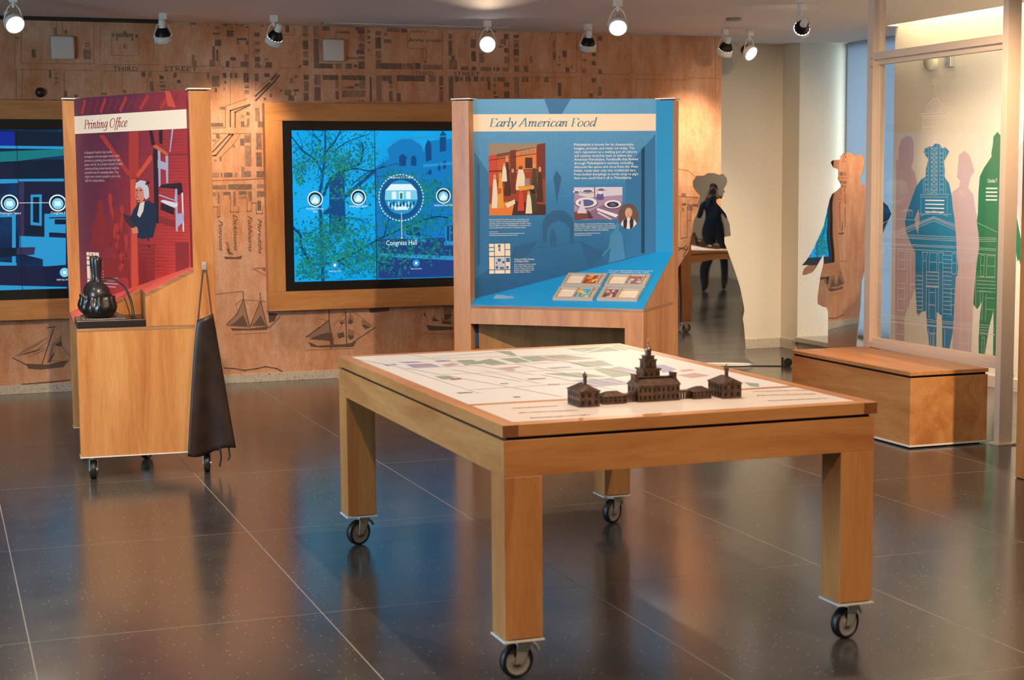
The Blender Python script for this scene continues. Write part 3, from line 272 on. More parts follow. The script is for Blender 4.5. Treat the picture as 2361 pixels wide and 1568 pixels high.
mk('trim_1', G().box(XR-0.03,WY0,SILL-0.04,XR+0.5,WY1,SILL), STONE, bevel=0.003, kind='structure')
# window: aluminium frame, pane, roller shade with a slit of daylight beside it
win = empty('window_1', (XR+0.45,(WY0+WY1)/2,SILL)); win['kind'] = 'structure'
hy = (WY1-WY0)/2; H = CEIL-SILL
ALU = mat('window_aluminium', lin(120,126,134), 0.4, 0.6)
mk('window_frame', G().box(0,-hy,0,0.06,-hy+0.06,H).box(0,hy-0.03,0,0.06,hy,H).box(0,-hy+0.06,0,0.06,hy-0.03,0.05).box(0,-hy+0.06,H-0.05,0.06,hy-0.03,H), ALU, win)
PANE = bpy.data.materials.new('clear_glass'); PANE.use_nodes = True; nt = PANE.node_tree; nt.nodes.remove(nt.nodes['Principled BSDF'])
tr = nt.nodes.new('ShaderNodeBsdfTransparent'); tr.inputs[0].default_value = (0.93,0.95,0.95,1); gl = nt.nodes.new('ShaderNodeBsdfGlossy'); gl.inputs['Roughness'].default_value = 0.02
lw = nt.nodes.new('ShaderNodeLayerWeight'); lw.inputs[0].default_value = 0.5; ms = nt.nodes.new('ShaderNodeMixShader')
pw = N(nt,'ShaderNodeMath', operation='POWER'); pw.inputs[1].default_value = 5.0; nt.links.new(lw.outputs['Facing'], pw.inputs[0]); fr = N(nt,'ShaderNodeMath', operation='MULTIPLY_ADD'); fr.inputs[1].default_value = 0.96; fr.inputs[2].default_value = 0.035; nt.links.new(pw.outputs[0], fr.inputs[0])
nt.links.new(fr.outputs[0], ms.inputs[0]); nt.links.new(tr.outputs[0], ms.inputs[1]); nt.links.new(gl.outputs[0], ms.inputs[2]); nt.links.new(ms.outputs[0], nt.nodes['Material Output'].inputs[0])
mk('window_pane', G().box(0.025,-hy+0.06,0.05,0.031,hy-0.03,H-0.05), PANE, win)
SH = bpy.data.materials.new('blue_grey_shade_cloth'); SH.use_nodes = True; nt = SH.node_tree; nt.nodes.remove(nt.nodes['Principled BSDF'])
d = nt.nodes.new('ShaderNodeBsdfDiffuse'); d.inputs[0].default_value = (*lin(172,174,178),1); tl = nt.nodes.new('ShaderNodeBsdfTranslucent'); tl.inputs[0].default_value = (*lin(186,190,196),1)
ms = nt.nodes.new('ShaderNodeMixShader'); ms.inputs[0].default_value = 0.62; nt.links.new(d.outputs[0], ms.inputs[1]); nt.links.new(tl.outputs[0], ms.inputs[2]); nt.links.new(ms.outputs[0], nt.nodes['Material Output'].inputs[0])
mk('roller_shade', G().box(-0.045,-hy+0.005,0.02,-0.043,hy-0.075,H), SH, win)
mk('shade_bar', G().box(-0.052,-hy+0.005,0.0,-0.036,hy-0.075,0.022), ALU, win)
lwn = empty('window_2', (XL-0.05,(LY0+LY1)/2,LZ0)); lwn['kind'] = 'structure'; hl = (LY1-LY0)/2; hh_ = LZ1-LZ0
fr_g = G().box(-0.03,-hl,0,0.03,hl,0.05).box(-0.03,-hl,hh_-0.05,0.03,hl,hh_)
for i in range(5): yy = -hl+i*(2*hl-0.05)/4; fr_g.box(-0.03,yy,0.05,0.03,yy+0.05,hh_-0.05)
mk('window_frame', fr_g, ALU, lwn)
for i in range(4): y0 = -hl+0.05+i*(2*hl-0.05)/4; mk('window_pane', G().box(-0.003,y0,0.05,0.003,y0+(2*hl-0.05)/4-0.05,hh_-0.05), PANE, lwn)
# cove lamp hidden in the ceiling slot, washing the right wall
COVE = mat('cove_tube', (1,1,1), 0.5, emit=(1.0,0.84,0.58), es=85.0)
mk('trim_2', G().box(6.60,YF,CEIL+0.1,6.62,10.29,CEIL+0.45).box(6.60,YF,CEIL+0.45,XR+0.25,10.31,CEIL+0.47).box(6.62,10.29,CEIL+0.1,XR,10.31,CEIL+0.45), CREAM, kind='structure')
cl = mk('cove_light', G().box(6.63,1.0,CEIL+0.30,6.66,10.24,CEIL+0.33), COVE)
tag(cl, 'glowing linear cove lamp in ceiling slot above the right wall', 'light')
# dark strip standing for the shaded gap, and air slot, where ceiling meets the map wall
mk('trim_3', G().box(XL,11.25,CEIL-0.012,1.55,11.41,CEIL-0.001), GAP, kind='structure')
vt = mk('ceiling_vent', G().box(2.64,11.13,CEIL-0.006,4.02,11.15,CEIL-0.0005).box(2.64,11.19,CEIL-0.006,4.02,11.21,CEIL-0.0005,0).box(2.64,11.15,CEIL-0.004,4.02,11.19,CEIL-0.0005,1), [CEILM,GAP])
tag(vt, 'long slim air slot in ceiling above the larger video screen', 'vent')
de = mk('smoke_detector', G().lathe([(0.05,0),(0.055,-0.008),(0.05,-0.016),(0.02,-0.02)],24,(5.33,10.1,CEIL-0.0005)), mat('grey_plastic',lin(150,138,128),0.5))
tag(de, 'flat round smoke detector on ceiling between the spotlights', 'detector')

# ---- flat prints
def lines_poly(pts, wd):
    out = []
    for (x0,y0),(x1,y1) in zip(pts,pts[1:]):
        dx, dy = x1-x0, y1-y0; L = math.hypot(dx,dy)
        if L < 1e-6: continue
        nx, ny = -dy/L*wd/2, dx/L*wd/2; ex, ey = dx/L*wd*0.4, dy/L*wd*0.4
        out.append([(x0-ex+nx,y0-ey+ny),(x0-ex-nx,y0-ey-ny),(x1+ex-nx,y1+ey-ny),(x1+ex+nx,y1+ey+ny)])
    return out
class Flat:
    """polygons lying on one plane: fn(u,v,t) -> 3D"""
    def __init__(s, fn): s.g = G(); s.fn = fn
    def poly(s, pts, m=0, t=0.0):
        n = len(pts); a = sum(pts[i][0]*pts[(i+1)%n][1]-pts[(i+1)%n][0]*pts[i][1] for i in range(n))
        if a < 0: pts = pts[::-1]
        s.g.add([s.fn(u,v,t) for u,v in pts], [tuple(range(n))], m); return s
    def rect(s, x0,y0,x1,y1,m=0,t=0.0): return s.poly([(x0,y0),(x1,y0),(x1,y1),(x0,y1)],m,t)
    def line(s, pts, wd, m=0, t=0.0):
        for p in lines_poly(pts,wd): s.poly(p,m,t)
        return s
    def disc(s, cx,cy,rx,ry=None,m=0,t=0.0,n=28):
        ry = ry or rx; return s.poly([(cx+rx*math.cos(2*math.pi*i/n),cy+ry*math.sin(2*math.pi*i/n)) for i in range(n)],m,t)
    def ring(s, cx,cy,r,wd,m=0,t=0.0,n=40,dash=False):
        for i in range(n):
            if dash and i%2: continue
            a, b = 2*math.pi*i/n, 2*math.pi*(i+1)/n
            s.poly([((r-wd/2)*math.cos(a)+cx,(r-wd/2)*math.sin(a)+cy),((r+wd/2)*math.cos(a)+cx,(r+wd/2)*math.sin(a)+cy),((r+wd/2)*math.cos(b)+cx,(r+wd/2)*math.sin(b)+cy),((r-wd/2)*math.cos(b)+cx,(r-wd/2)*math.sin(b)+cy)],m,t)
        return s
    def tris(s, vs, fs, m=0, t=0.0):
        s.g.add([s.fn(u,v,t) for u,v in vs], fs, m); return s
    def text(s, txt, x, y, h, width=None, m=0, t=0.0, shear=0.0, rot=0, bold=0.0, align='L'):
        vs, fs, bb = glyphs(txt, shear, bold)
        if not vs: return s
        sx = h if width is None else width/max(bb[1]-bb[0],1e-6)
        w_ = (bb[1]-bb[0])*sx; ox = x-(w_/2 if align=='C' else 0); o = []
        for u, v in vs:
            a, b_ = (u-bb[0])*sx, v*h
            o.append((ox+a, y+b_) if not rot else (x+b_, y-a))
        return s.tris(o, fs, m, t)
    def make(s, name, mats, parent=None, **kw): return mk(name, s.g, mats, parent, **kw)
TCACHE = {}
def glyphs(txt, shear=0.0, bold=0.0):
    k = (txt,shear,bold)
    if k not in TCACHE:
        cu = bpy.data.curves.new('t','FONT'); cu.body = txt; cu.resolution_u = 2; cu.shear = shear; cu.offset = bold; cu.size = 1.38
        ob = bpy.data.objects.new('t',cu); me = ob.to_mesh()
        vs = [(v.co.x,v.co.y) for v in me.vertices]; fs = [tuple(p.vertices) for p in me.polygons]
        bb = (min(v[0] for v in vs),max(v[0] for v in vs)) if vs else (0,1)
        ob.to_mesh_clear(); bpy.data.objects.remove(ob); bpy.data.curves.remove(cu)
        TCACHE[k] = (vs,fs,bb)
    return TCACHE[k]
# broad-nib italic serif lettering for the panel titles
GL = {
'E':(.52,[[(.12,0),(.12,.68)],[(.02,.67),(.46,.67),(.46,.56)],[(.12,.36),(.34,.36)],[(.02,.01),(.48,.01),(.51,.13)]]),
'F':(.48,[[(.12,0),(.12,.68)],[(.02,.67),(.48,.67),(.48,.55)],[(.12,.35),(.34,.35)],[(.02,.01),(.24,.01)]]),
'P':(.50,[[(.12,0),(.12,.68)],['c',(.02,.67),(.30,.67),(.45,.60),(.46,.48),(.36,.35),(.14,.33)],[(.02,.01),(.24,.01)]]),
'A':(.66,[[(.02,0),(.36,.70)],[(.37,.70),(.54,0)],[(.18,.24),(.48,.24)],[(-.05,.01),(.10,.01)],[(.43,.01),(.64,.01)]]),
'O':(.66,[['c',(.34,.68),(.16,.58),(.05,.34),(.12,.08),(.32,0),(.52,.10),(.62,.36),(.54,.61),(.34,.68)]]),
'a':(.46,[['c',(.37,.42),(.24,.44),(.10,.32),(.05,.14),(.11,.01),(.22,.06),(.36,.28)],['c',(.40,.44),(.37,.2),(.36,.06),(.40,.01),(.47,.08)]]),
'r':(.34,[['c',(.02,.36),(.10,.43),(.11,.3),(.09,0)],['c',(.10,.22),(.20,.38),(.30,.44),(.35,.40)]]),
'l':(.22,[['c',(.06,.70),(.12,.72),(.11,.4),(.08,.08),(.11,.01),(.19,.08)]]),
'y':(.44,[['c',(.02,.38),(.09,.43),(.14,.3),(.20,.02)],['c',(.40,.44),(.36,.24),(.22,.0),(.10,-.17),(-.02,-.2)]]),
'm':(.70,[['c',(.02,.37),(.09,.43),(.11,.3),(.09,0)],['c',(.10,.2),(.20,.39),(.30,.43),(.33,.34),(.31,0)],['c',(.32,.2),(.42,.39),(.53,.43),(.56,.34),(.53,.08),(.57,.01),(.65,.08)]]),
'n':(.48,[['c',(.02,.37),(.09,.43),(.11,.3),(.09,0)],['c',(.10,.2),(.21,.39),(.32,.43),(.35,.34),(.32,.08),(.36,.01),(.44,.08)]]),
'e':(.40,[['c',(.08,.19),(.22,.23),(.33,.31),(.34,.40),(.25,.44),(.12,.34),(.06,.17),(.11,.02),(.22,.01),(.35,.10)]]),
'i':(.24,[['c',(.02,.37),(.10,.43),(.11,.3),(.08,.08),(.11,.01),(.19,.08)],[(.125,.60),(.135,.64)]]),
'c':(.38,[['c',(.34,.36),(.29,.43),(.19,.42),(.09,.28),(.06,.12),(.13,.01),(.23,.02),(.34,.10)]]),
'o':(.46,[['c',(.25,.44),(.12,.36),(.05,.17),(.11,.02),(.21,0),(.34,.08),(.40,.26),(.35,.41),(.25,.44)]]),
'd':(.47,[['c',(.37,.42),(.24,.44),(.10,.32),(.05,.14),(.11,.01),(.22,.06),(.36,.28)],['c',(.36,.70),(.42,.72),(.40,.4),(.36,.06),(.40,.01),(.47,.08)]]),
't':(.27,[['c',(.15,.56),(.12,.3),(.09,.08),(.12,.01),(.22,.08)],[(.02,.42),(.27,.42)]]),
'g':(.46,[['c',(.37,.42),(.24,.44),(.10,.32),(.06,.16),(.12,.05),(.24,.10),(.36,.28)],['c',(.40,.44),(.37,.2),(.33,-.06),(.20,-.2),(.06,-.18),(.02,-.1)]]),
'f':(.26,[['c',(.38,.66),(.32,.72),(.24,.66),(.18,.42),(.12,.08),(.04,-.16),(-.06,-.18)],[(.04,.42),(.30,.42)]]),
' ':(.24,[])}
def smooth(p, k=7):
    out = []; n = len(p)
    for i in range(n-1):
        p0 = p[max(i-1,0)]; p1 = p[i]; p2 = p[i+1]; p3 = p[min(i+2,n-1)]
        for j in range(k):
            t = j/k
            out.append(tuple(0.5*(2*p1[d]+(p2[d]-p0[d])*t+(2*p0[d]-5*p1[d]+4*p2[d]-p3[d])*t*t+(3*p1[d]-p0[d]-3*p2[d]+p3[d])*t**3) for d in (0,1)))
    return out+[p[-1]]
def title(fl_, txt, x, y, cap, width, m, t):
    polys = []; pen = 0.0
    for ch in txt:
        adv, st = GL[ch]
        for s in st:
            pts = smooth(s[1:]) if s[0] == 'c' else list(s)
            for a, b_ in zip(pts,pts[1:]):
                dx, dy = b_[0]-a[0], b_[1]-a[1]; L = math.hypot(dx,dy)
                if L < 1e-6: continue
                wd = 0.030+0.072*abs(dy/L)**1.3 if dy < 0 or len(pts) == 2 else 0.030+0.040*abs(dy/L)
                nx, ny = -dy/L*wd/2, dx/L*wd/2; e = 0.008/L
                q = [(a[0]-dx*e+nx,a[1]-dy*e+ny),(a[0]-dx*e-nx,a[1]-dy*e-ny),(b_[0]+dx*e-nx,b_[1]+dy*e-ny),(b_[0]+dx*e+nx,b_[1]+dy*e+ny)]
                polys.append([(pen+u+0.20*v,v) for u,v in q])
        pen += adv
    x0 = min(p[0] for q in polys for p in q); x1 = max(p[0] for q in polys for p in q)
    sx = width/(x1-x0); sy = cap/0.68
    for i, q in enumerate(polys): fl_.poly([(x+(u-x0)*sx,y+v*sy) for u,v in q], m, t+i*1e-7)
K = 0.001
# ---- the printed street map, ships and lettering on the back wall
wallfn = lambda u,v,t: (u, YB-0.0008-t, v)
INKS = []
for i, (c_, n_) in enumerate([((142,108,86),'pale'),((126,97,78),'mid'),((112,87,70),'dark')]):
    m, nt, b = nodes('map_ink_'+n_, 0.8)
    q = N(nt,'ShaderNodeTexNoise', Scale=55.0, Detail=4.0, Roughness=0.7); nt.links.new(coords(nt,(1,1,0.6)), q.inputs['Vector'])
    c0 = lin(*c_); nt.links.new(ramp(nt, q.outputs[0], [(0.3,tuple(v*0.72 for v in c0)),(0.72,tuple(min(1,v*1.75) for v in c0))]), b.inputs['Base Color']); INKS.append(m)
F_ = Flat(wallfn)
for i, (x0,y0,x1,y1) in enumerate(MAP_R):
    F_.rect(x0*K,y0*K,x1*K,y1*K,i*7%3,-0.0003+i*1.4e-6)
F_.make('map_blocks', INKS, wb)
F_ = Flat(wallfn); BRN = mat('map_line_brown', lin(158,106,70), 0.85)
cnt_ = 0
for wd, pts in MAP_L: F_.line([(a*K,b_*K) for a,b_ in pts], max(wd,4)*0.0009, 0 if wd < 7 else 1, 0.0006+cnt_*1e-6); cnt_ += 1
F_.make('map_lines', [BRN,INK], wb)
F_ = Flat(wallfn); SHIPW = mat('ship_sail_wash', lin(164,120,94), 0.85)
cnt_ = 0
for c_, pts in MAP_P: F_.poly([(a*K,b_*K) for a,b_ in pts], 0 if c_ == 1 else 1, 0.0003+cnt_*2e-6); cnt_ += 1
for c_, pts in MAP_P:
    if c_ == 2:
        cx = sum(p[0] for p in pts)/len(pts)*K; cy = min(p[1] for p in pts)*K; hh = (max(p[1] for p in pts)*K-cy)
        q = [((p[0]*K-cx)*0.86+cx, (p[1]*K-cy)*0.42+cy+0.006) for p in pts]; F_.poly(q, 0, 0.00045)
F_.make('map_ships', [INK,SHIPW], wb)
F_ = Flat(wallfn)
for s, a, b_, k in MAP_T:
    if k == 2: F_.text(s, a[0]*K, a[1]*K, 0.032, (a[1]-b_[1])*K, 0, 0.0009, 0.45, rot=1)
    elif k == 1: F_.text(s, a[0]*K, a[1]*K, 0.028, (b_[0]-a[0])*K, 0, 0.0009, 0.45)
    else: F_.text(s, a[0]*K, a[1]*K, 0.032, (b_[0]-a[0])*K, 0, 0.0009)
F_.make('map_lettering', [INK], wb)
# ---- figures printed on the right wall
rwfn = lambda u,v,t: (XR-0.0008-t, u, v)
F_ = Flat(rwfn)
FIGB = mat('blue_figure_print', lin(22,126,168), 0.6); FIGG = mat('green_figure_print', lin(22,112,74), 0.6); FIGM = mat('mauve_figure_print', lin(196,166,164), 0.65); PAL = mat('pale_wall_print', lin(232,218,214), 0.65); TXW = mat('white_lettering', lin(240,236,228), 0.6)
def neg(p): return [(a*K,b_*K) for a,b_ in p]
F_.poly(neg(RW['m1']),2,0.0).poly(neg(RW['m2']),2,0.0002).poly(neg(RW['m3']),2,0.0001)
F_.make('mauve_silhouettes', [FIGB,FIGG,FIGM,PAL], None).parent = bpy.data.objects['wall_right']
F_ = Flat(rwfn); F_.poly(neg(RW['blue']),0,0.0006).poly(neg(RW['hole']),1,0.0009)
F_.make('blue_silhouette', [FIGB,FIGM], bpy.data.objects['wall_right'])
F_ = Flat(rwfn); F_.poly(neg(RW['green']),0,0.0006)
F_.make('green_silhouette', [FIGG], bpy.data.objects['wall_right'])
rwt = lambda u,v,t: (XR-0.0008-t, -u, v)
F_ = Flat(rwt)
a, b_, c_ = [(p[0]*K,p[1]*K) for p in RW['t1']]
for i in range(4): F_.line([(-a[0],a[1]-i*0.028+0.012),(-b_[0],a[1]-i*0.028+0.012)],0.009,0,0.0011)
a, b_, c_ = [(p[0]*K,p[1]*K) for p in RW['t2']]
F_.text('Charles T', -a[0], a[1], 0.026, abs(b_[0]-a[0]), 0, 0.0011, 0.1)
for i in range(4): F_.line([(-c_[0],c_[1]+i*0.026),(-b_[0],c_[1]+i*0.026)],0.009,0,0.0011)
F_.make('silhouette_lettering', [TXW], bpy.data.objects['wall_right'])
# ================================================================== CASTERS
def caster(parent, x, y, ztop, ang, r=0.051):
    """swivel caster whose plate touches ztop; ang = direction the brake pedal points"""
    c = empty('caster', (x,y,0), ang); c.parent = parent
    o = mk('swivel_fork', None_g(ztop, r), STEEL, c, bevel=0.0015)
    w_ = G(); y0 = 0.014
    w_.lathe([(r*0.80,-y0),(r*0.95,-y0),(r,-y0*0.55),(r,y0*0.55),(r*0.95,y0),(r*0.80,y0)],28,ring=True)
    w_.v = [(v[0]-0.018,v[2],v[1]+r) for v in w_.v]
    mk('tyre', w_, BLACKR, c)
    h = G(); h.lathe([(0.001,-y0*0.9),(r*0.3,-y0*0.95),(r*0.34,-y0*0.6),(r*0.76,-y0*0.6),(r*0.82,-y0*0.9),(r*0.82,y0*0.9),(r*0.76,y0*0.6),(r*0.34,y0*0.6),(r*0.3,y0*0.95),(0.001,y0*0.9)],24)
    h.v = [(v[0]-0.018,v[2],v[1]+r) for v in h.v]
    mk('wheel_core', h, GREYP, c)
    p = G(); p.tube([(0.010,0,ztop-0.020),(0.034,0,ztop-0.022),(0.048,0,ztop-0.032),(0.056,0,ztop-0.046)],0.0065,8); p.box(-0.004,-0.012,ztop-0.022,0.022,0.012,ztop-0.014)
    mk('brake_pedal', p, STEEL, c)
    return c
def None_g(ztop, r):
    g = G(); g.box(-0.034,-0.030,ztop-0.005,0.034,0.030,ztop).cyl((0,0,ztop-0.016),(0,0,ztop-0.004),0.022,n=20)
    for s in (-1,1):
        yy = 0.0185*s
        g.prism([(0.026,ztop-0.012),(-0.024,ztop-0.012),(-0.030,r-0.008),(-0.010,r-0.010),(0.010,r+0.020)], lambda u,v,t: (u,t,v), yy-0.0015, yy+0.0015)
    g.box(-0.026,-0.020,ztop-0.016,0.026,0.020,ztop-0.012).cyl((-0.018,-0.022,r),(-0.018,0.022,r),0.006,n=12)
    return g

# ================================================================== MAP TABLE
TX0, TX1, TY0, TY1, TZ = 1.479, 2.702, 4.170, 6.125, 0.750
ENDG = wood('end_grain_maple', (40,40,40), lin(116,66,36), lin(142,84,48), lin(156,96,58))
tb = empty('map_table', ((TX0+TX1)/2,(TY0+TY1)/2,0), 0, 'large wooden display table on casters topped with a printed city map', 'table')
cx, cy = (TX0+TX1)/2, (TY0+TY1)/2; hx, hy_ = (TX1-TX0)/2, (TY1-TY0)/2
mk('tabletop', G().box(-hx+0.048,-hy_+0.048,TZ-0.030,hx-0.048,hy_-0.048,TZ-0.0012), WHITE, tb)
for (x0,y0,x1,y1,mm_) in ((-hx+0.048,-hy_,hx-0.048,-hy_+0.048,WOODX),(-hx+0.048,hy_-0.048,hx-0.048,hy_,WOODX),(-hx,-hy_,-hx+0.048,hy_,WOODY),(hx-0.048,-hy_,hx,hy_,WOODY)):
    eb = mk('edge_board', G().box(x0,y0,TZ-0.036,x1,y1,TZ), mm_, tb, bevel=0.0015)
    if mm_ is WOODY: mk('end_grain', G().box(x0+0.002,-hy_-0.0006,TZ-0.034,x1-0.001,-hy_,TZ-0.002), ENDG, eb)
mk('divider_strip', G().box(-hx+0.048,4.585-cy,TZ-0.012,hx-0.048,4.612-cy,TZ+0.0004), WOODX, tb)
ri = 0.006
mk('shadow_gap', G().box(-hx+0.018,-hy_+0.018,TZ-0.046,hx-0.018,hy_-0.018,TZ-0.036), GAP, tb)
ZA = TZ-0.046; AH = 0.105
for (x0,y0,x1,y1,mm_) in ((-hx+ri,-hy_+ri,hx-ri,-hy_+0.03,WOODX),(-hx+ri,hy_-0.03,hx-ri,hy_-ri,WOODX),(-hx+ri,-hy_+0.03,-hx+0.03,hy_-0.03,WOODY),(hx-0.03,-hy_+0.03,hx-ri,hy_-0.03,WOODY)):
    mk('apron', G().box(x0,y0,ZA-AH,x1,y1,ZA), mm_, tb, bevel=0.001)
LX, LY = 0.116, 0.112
cang = [2.6,0.25,2.3,0.5]
for i,(sx,sy) in enumerate(((-1,-1),(1,-1),(-1,1),(1,1))):
    x0 = sx*(hx-ri); x1 = sx*(hx-ri-LX); y0 = sy*(hy_-ri); y1 = sy*(hy_-ri-LY)
    a, b_, c_, d = min(x0,x1),max(x0,x1),min(y0,y1),max(y0,y1)
    lg = mk('leg', G().box(a,c_,0.128,b_,d,ZA-AH), WOODV, tb, bevel=0.002)
    mk('end_cap', G().box(a-0.004,c_-0.004,0.118,b_+0.004,d+0.004,0.124).box(a+0.01,c_+0.01,0.124,b_-0.01,d-0.01,0.128), WHITE, lg, bevel=0.001)
    caster(tb, (a+b_)/2+0.012, (c_+d)/2, 0.118, 0.15+0.12*i)
topfn = lambda u,v,t: (u-cx, v-cy, TZ-0.0008+t)
F_ = Flat(topfn)
TC = {'g':(140,156,136),'p':(152,148,182),'k':(190,152,158),'w':(236,232,226),'d':(120,116,118),'r':(160,86,98)}
tm = [mat('table_print_'+k, lin(*v), 0.5) for k,v in TC.items()]; ti = {k:i for i,k in enumerate(TC)}
tm += [mat('table_map_paper', lin(224,218,216), 0.5), mat('table_map_blush', lin(228,210,198), 0.5), mat('table_text', lin(72,62,60), 0.5)]
F_.rect(TX0+0.05,4.613,TX1-0.05,TY1-0.05,6,0.0)
F_.rect(TX0+0.05,TY0+0.05,TX1-0.05,4.584,7,0.0)
for ti_, (k, pts) in enumerate(TB):
    p = [(a*K,b_*K) for a,b_ in pts]
    p = [(min(max(u,TX0+0.052),TX1-0.052),min(max(v,TY0+0.055),TY1-0.052)) for u,v in p]
    if k == 'L': F_.line(p, 0.008, ti['w'], 0.0012+ti_*0.000005)
    elif k == 'T':
        (xa,ya),(xb,yb) = p; n_ = 34; rr_ = random.Random(len(TB)+int(xa*999))
        for i in range(n_):
            u0 = xa+(xb-xa)*i/n_; v0 = ya+(yb-ya)*i/n_; wv = (xb-xa)/n_*rr_.uniform(0.4,0.95)
            F_.rect(u0, v0-rr_.uniform(0.002,0.006), u0+wv, v0+rr_.uniform(0.003,0.007), 8, 0.0008)
    else: F_.poly(p, ti[k], (0.0001 if k != 'w' else 0.0005)+ti_*0.000012)
F_.make('map_print', tm, tb)

# ================================================================== BRONZE MODEL
BR, nt, b = nodes('patinated_bronze', 0.42); b.inputs['Metallic'].default_value = 0.55
q = N(nt,'ShaderNodeTexNoise', Scale=60.0, Detail=4.0); nt.links.new(coords(nt), q.inputs['Vector'])
nt.links.new(ramp(nt, q.outputs[0], [(0.3,lin(78,57,46)),(0.7,lin(118,90,73))]), b.inputs['Base Color'])
BRD = mat('bronze_recess', lin(36,26,22), 0.6, 0.3); BRL = mat('rubbed_bronze', lin(176,132,100), 0.3, 0.8)
mo = empty('building_model', (2.098,4.49,TZ), 0, 'small dark bronze model of a colonial hall with stepped tower on table', 'model')
def blk(name, x0,x1,y0,y1,h,roof,nwx,nwy,floors=2,gable='y'):
    """walls with recessed windows + hipped/gabled roof; local coordinates"""
    o = mk(name, G().box(x0,y0,0,x1,y1,h), BR, mo)
    r = G(); e = 0.0025; a,b_,c_,d = x0-e,x1+e,y0-e,y1+e
    if gable == 'x':    # ridge along x
        r.prism([(c_,h),(d,h),((c_+d)/2,h+roof)], lambda u,v,t: (t,u,v), a, b_)
    elif gable == 'y':
        r.prism([(a,h),(b_,h),((a+b_)/2,h+roof)], lambda u,v,t: (u,t,v), c_, d)
    else:
        k = min(b_-a,d-c_)*0.42
        vs = [(a,c_,h),(b_,c_,h),(b_,d,h),(a,d,h)]
        if (b_-a) > (d-c_): vs += [(a+k,(c_+d)/2,h+roof),(b_-k,(c_+d)/2,h+roof)]; r.add(vs,[(0,1,5,4),(2,3,4,5),(1,2,5),(3,0,4),(3,2,1,0)])
        else: vs += [((a+b_)/2,c_+k,h+roof),((a+b_)/2,d-k,h+roof)]; r.add(vs,[(0,1,4),(1,2,5,4),(2,3,5),(3,0,4,5),(3,2,1,0)])
    r.box(a,c_,h-0.0025,b_,d,h)
    mk('roof', r, BR, o)
    wv = G()
    for fl_ in range(floors):
        z0 = 0.006+fl_*(h-0.004)/floors; z1 = z0+(h/floors)*0.52
        for i in range(nwx):
            xc = x0+(x1-x0)*(i+0.5)/nwx; ww = (x1-x0)/nwx*0.22
            wv.box(xc-ww,y0-0.0006,z0,xc+ww,y0+0.001,z1); wv.box(xc-ww,y1-0.001,z0,xc+ww,y1+0.0006,z1)
        for i in range(nwy):
            yc = y0+(y1-y0)*(i+0.5)/nwy; ww = (y1-y0)/nwy*0.22
            wv.box(x0-0.0006,yc-ww,z0,x0+0.001,yc+ww,z1); wv.box(x1-0.001,yc-ww,z0,x1+0.0006,yc+ww,z1)
    mk('windows', wv, BRD, o, kind='stuff'); return o
blk('main_hall', -0.071,0.071,-0.036,0.044,0.050,0.020,9,3,2,'x')
for s, nm in ((-1,'side_pavilion'),(1,'side_pavilion')):
    x0, x1 = (-0.280,-0.214) if s < 0 else (0.203,0.270)
    o = blk(nm, x0,x1,-0.068,0.030,0.047,0.020,3,5,2,'hip')
    c_ = ((x0+x1)/2,-0.030,0)
    mk('cupola', G().cyl((c_[0],c_[1],0.055),(c_[0],c_[1],0.086),0.0062,n=8,smooth=False).cyl((c_[0],c_[1],0.086),(c_[0],c_[1],0.089),0.0085,n=8,smooth=False).lathe([(0.0075,0.089),(0.006,0.095),(0.002,0.099),(0.001,0.104)],10,(c_[0],c_[1],0)), BR, mo)
    mk('pediment', G().prism([(x0+0.012,0.047),(x1-0.012,0.047),((x0+x1)/2,0.060)], lambda u,v,t: (u,t,v), -0.0735, -0.04), BR, mo)
for x0, x1 in ((-0.190,-0.113),(0.115,0.178)):
    blk('low_wing', x0,x1,-0.042,0.010,0.024,0.013,5,3,2,'hip')
for x0, x1 in ((-0.113,-0.071),(0.071,0.115)):
    g = G().box(x0,-0.022,0.021,x1,0.004,0.026)
    n_ = 5
    for i in range(n_):
        xx = x0+(x1-x0)*(i+0.5)/n_; g.box(xx-0.0022,-0.021,0,xx+0.0022,-0.017,0.021).box(xx-0.0022,-0.001,0,xx+0.0022,0.003,0.021)
    mk('arcade', g, BR, mo)
mk('balustrade', G().box(-0.060,-0.004,0.064,0.060,0.012,0.0665).box(-0.060,-0.004,0.070,0.060,0.012,0.0725), BR, mo)
for s in (-1,1): mk('chimney', G().box(s*0.066-0.0055,-0.012,0.055,s*0.066+0.0055,0.020,0.080).box(s*0.066-0.0065,-0.013,0.080,s*0.066+0.0065,0.021,0.083), BR, mo)
ty = 0.046; tw_ = G(); 
tw_.box(-0.028,ty-0.028,0.0,0.028,ty+0.028,0.092).box(-0.0315,ty-0.0315,0.090,0.0315,ty+0.0315,0.095)
tw_.box(-0.0195,ty-0.0195,0.095,0.0195,ty+0.0195,0.121).box(-0.022,ty-0.022,0.119,0.022,ty+0.022,0.123).box(-0.0145,ty-0.0145,0.123,0.0145,ty+0.0145,0.133).box(-0.0165,ty-0.0165,0.131,0.0165,ty+0.0165,0.1345)
mk('tower', tw_, BR, mo)
mk('belfry', G().cyl((0,ty,0.1345),(0,ty,0.149),0.0105,n=8,smooth=False).cyl((0,ty,0.149),(0,ty,0.152),0.0125,n=12), BR, mo)
mk('spire', G().lathe([(0.0105,0.152),(0.010,0.157),(0.0065,0.163),(0.0035,0.166),(0.0032,0.175),(0.0045,0.176),(0.0045,0.181),(0.002,0.185),(0.001,0.192)],14,(0,ty,0)), BRL, mo)
wv = G()
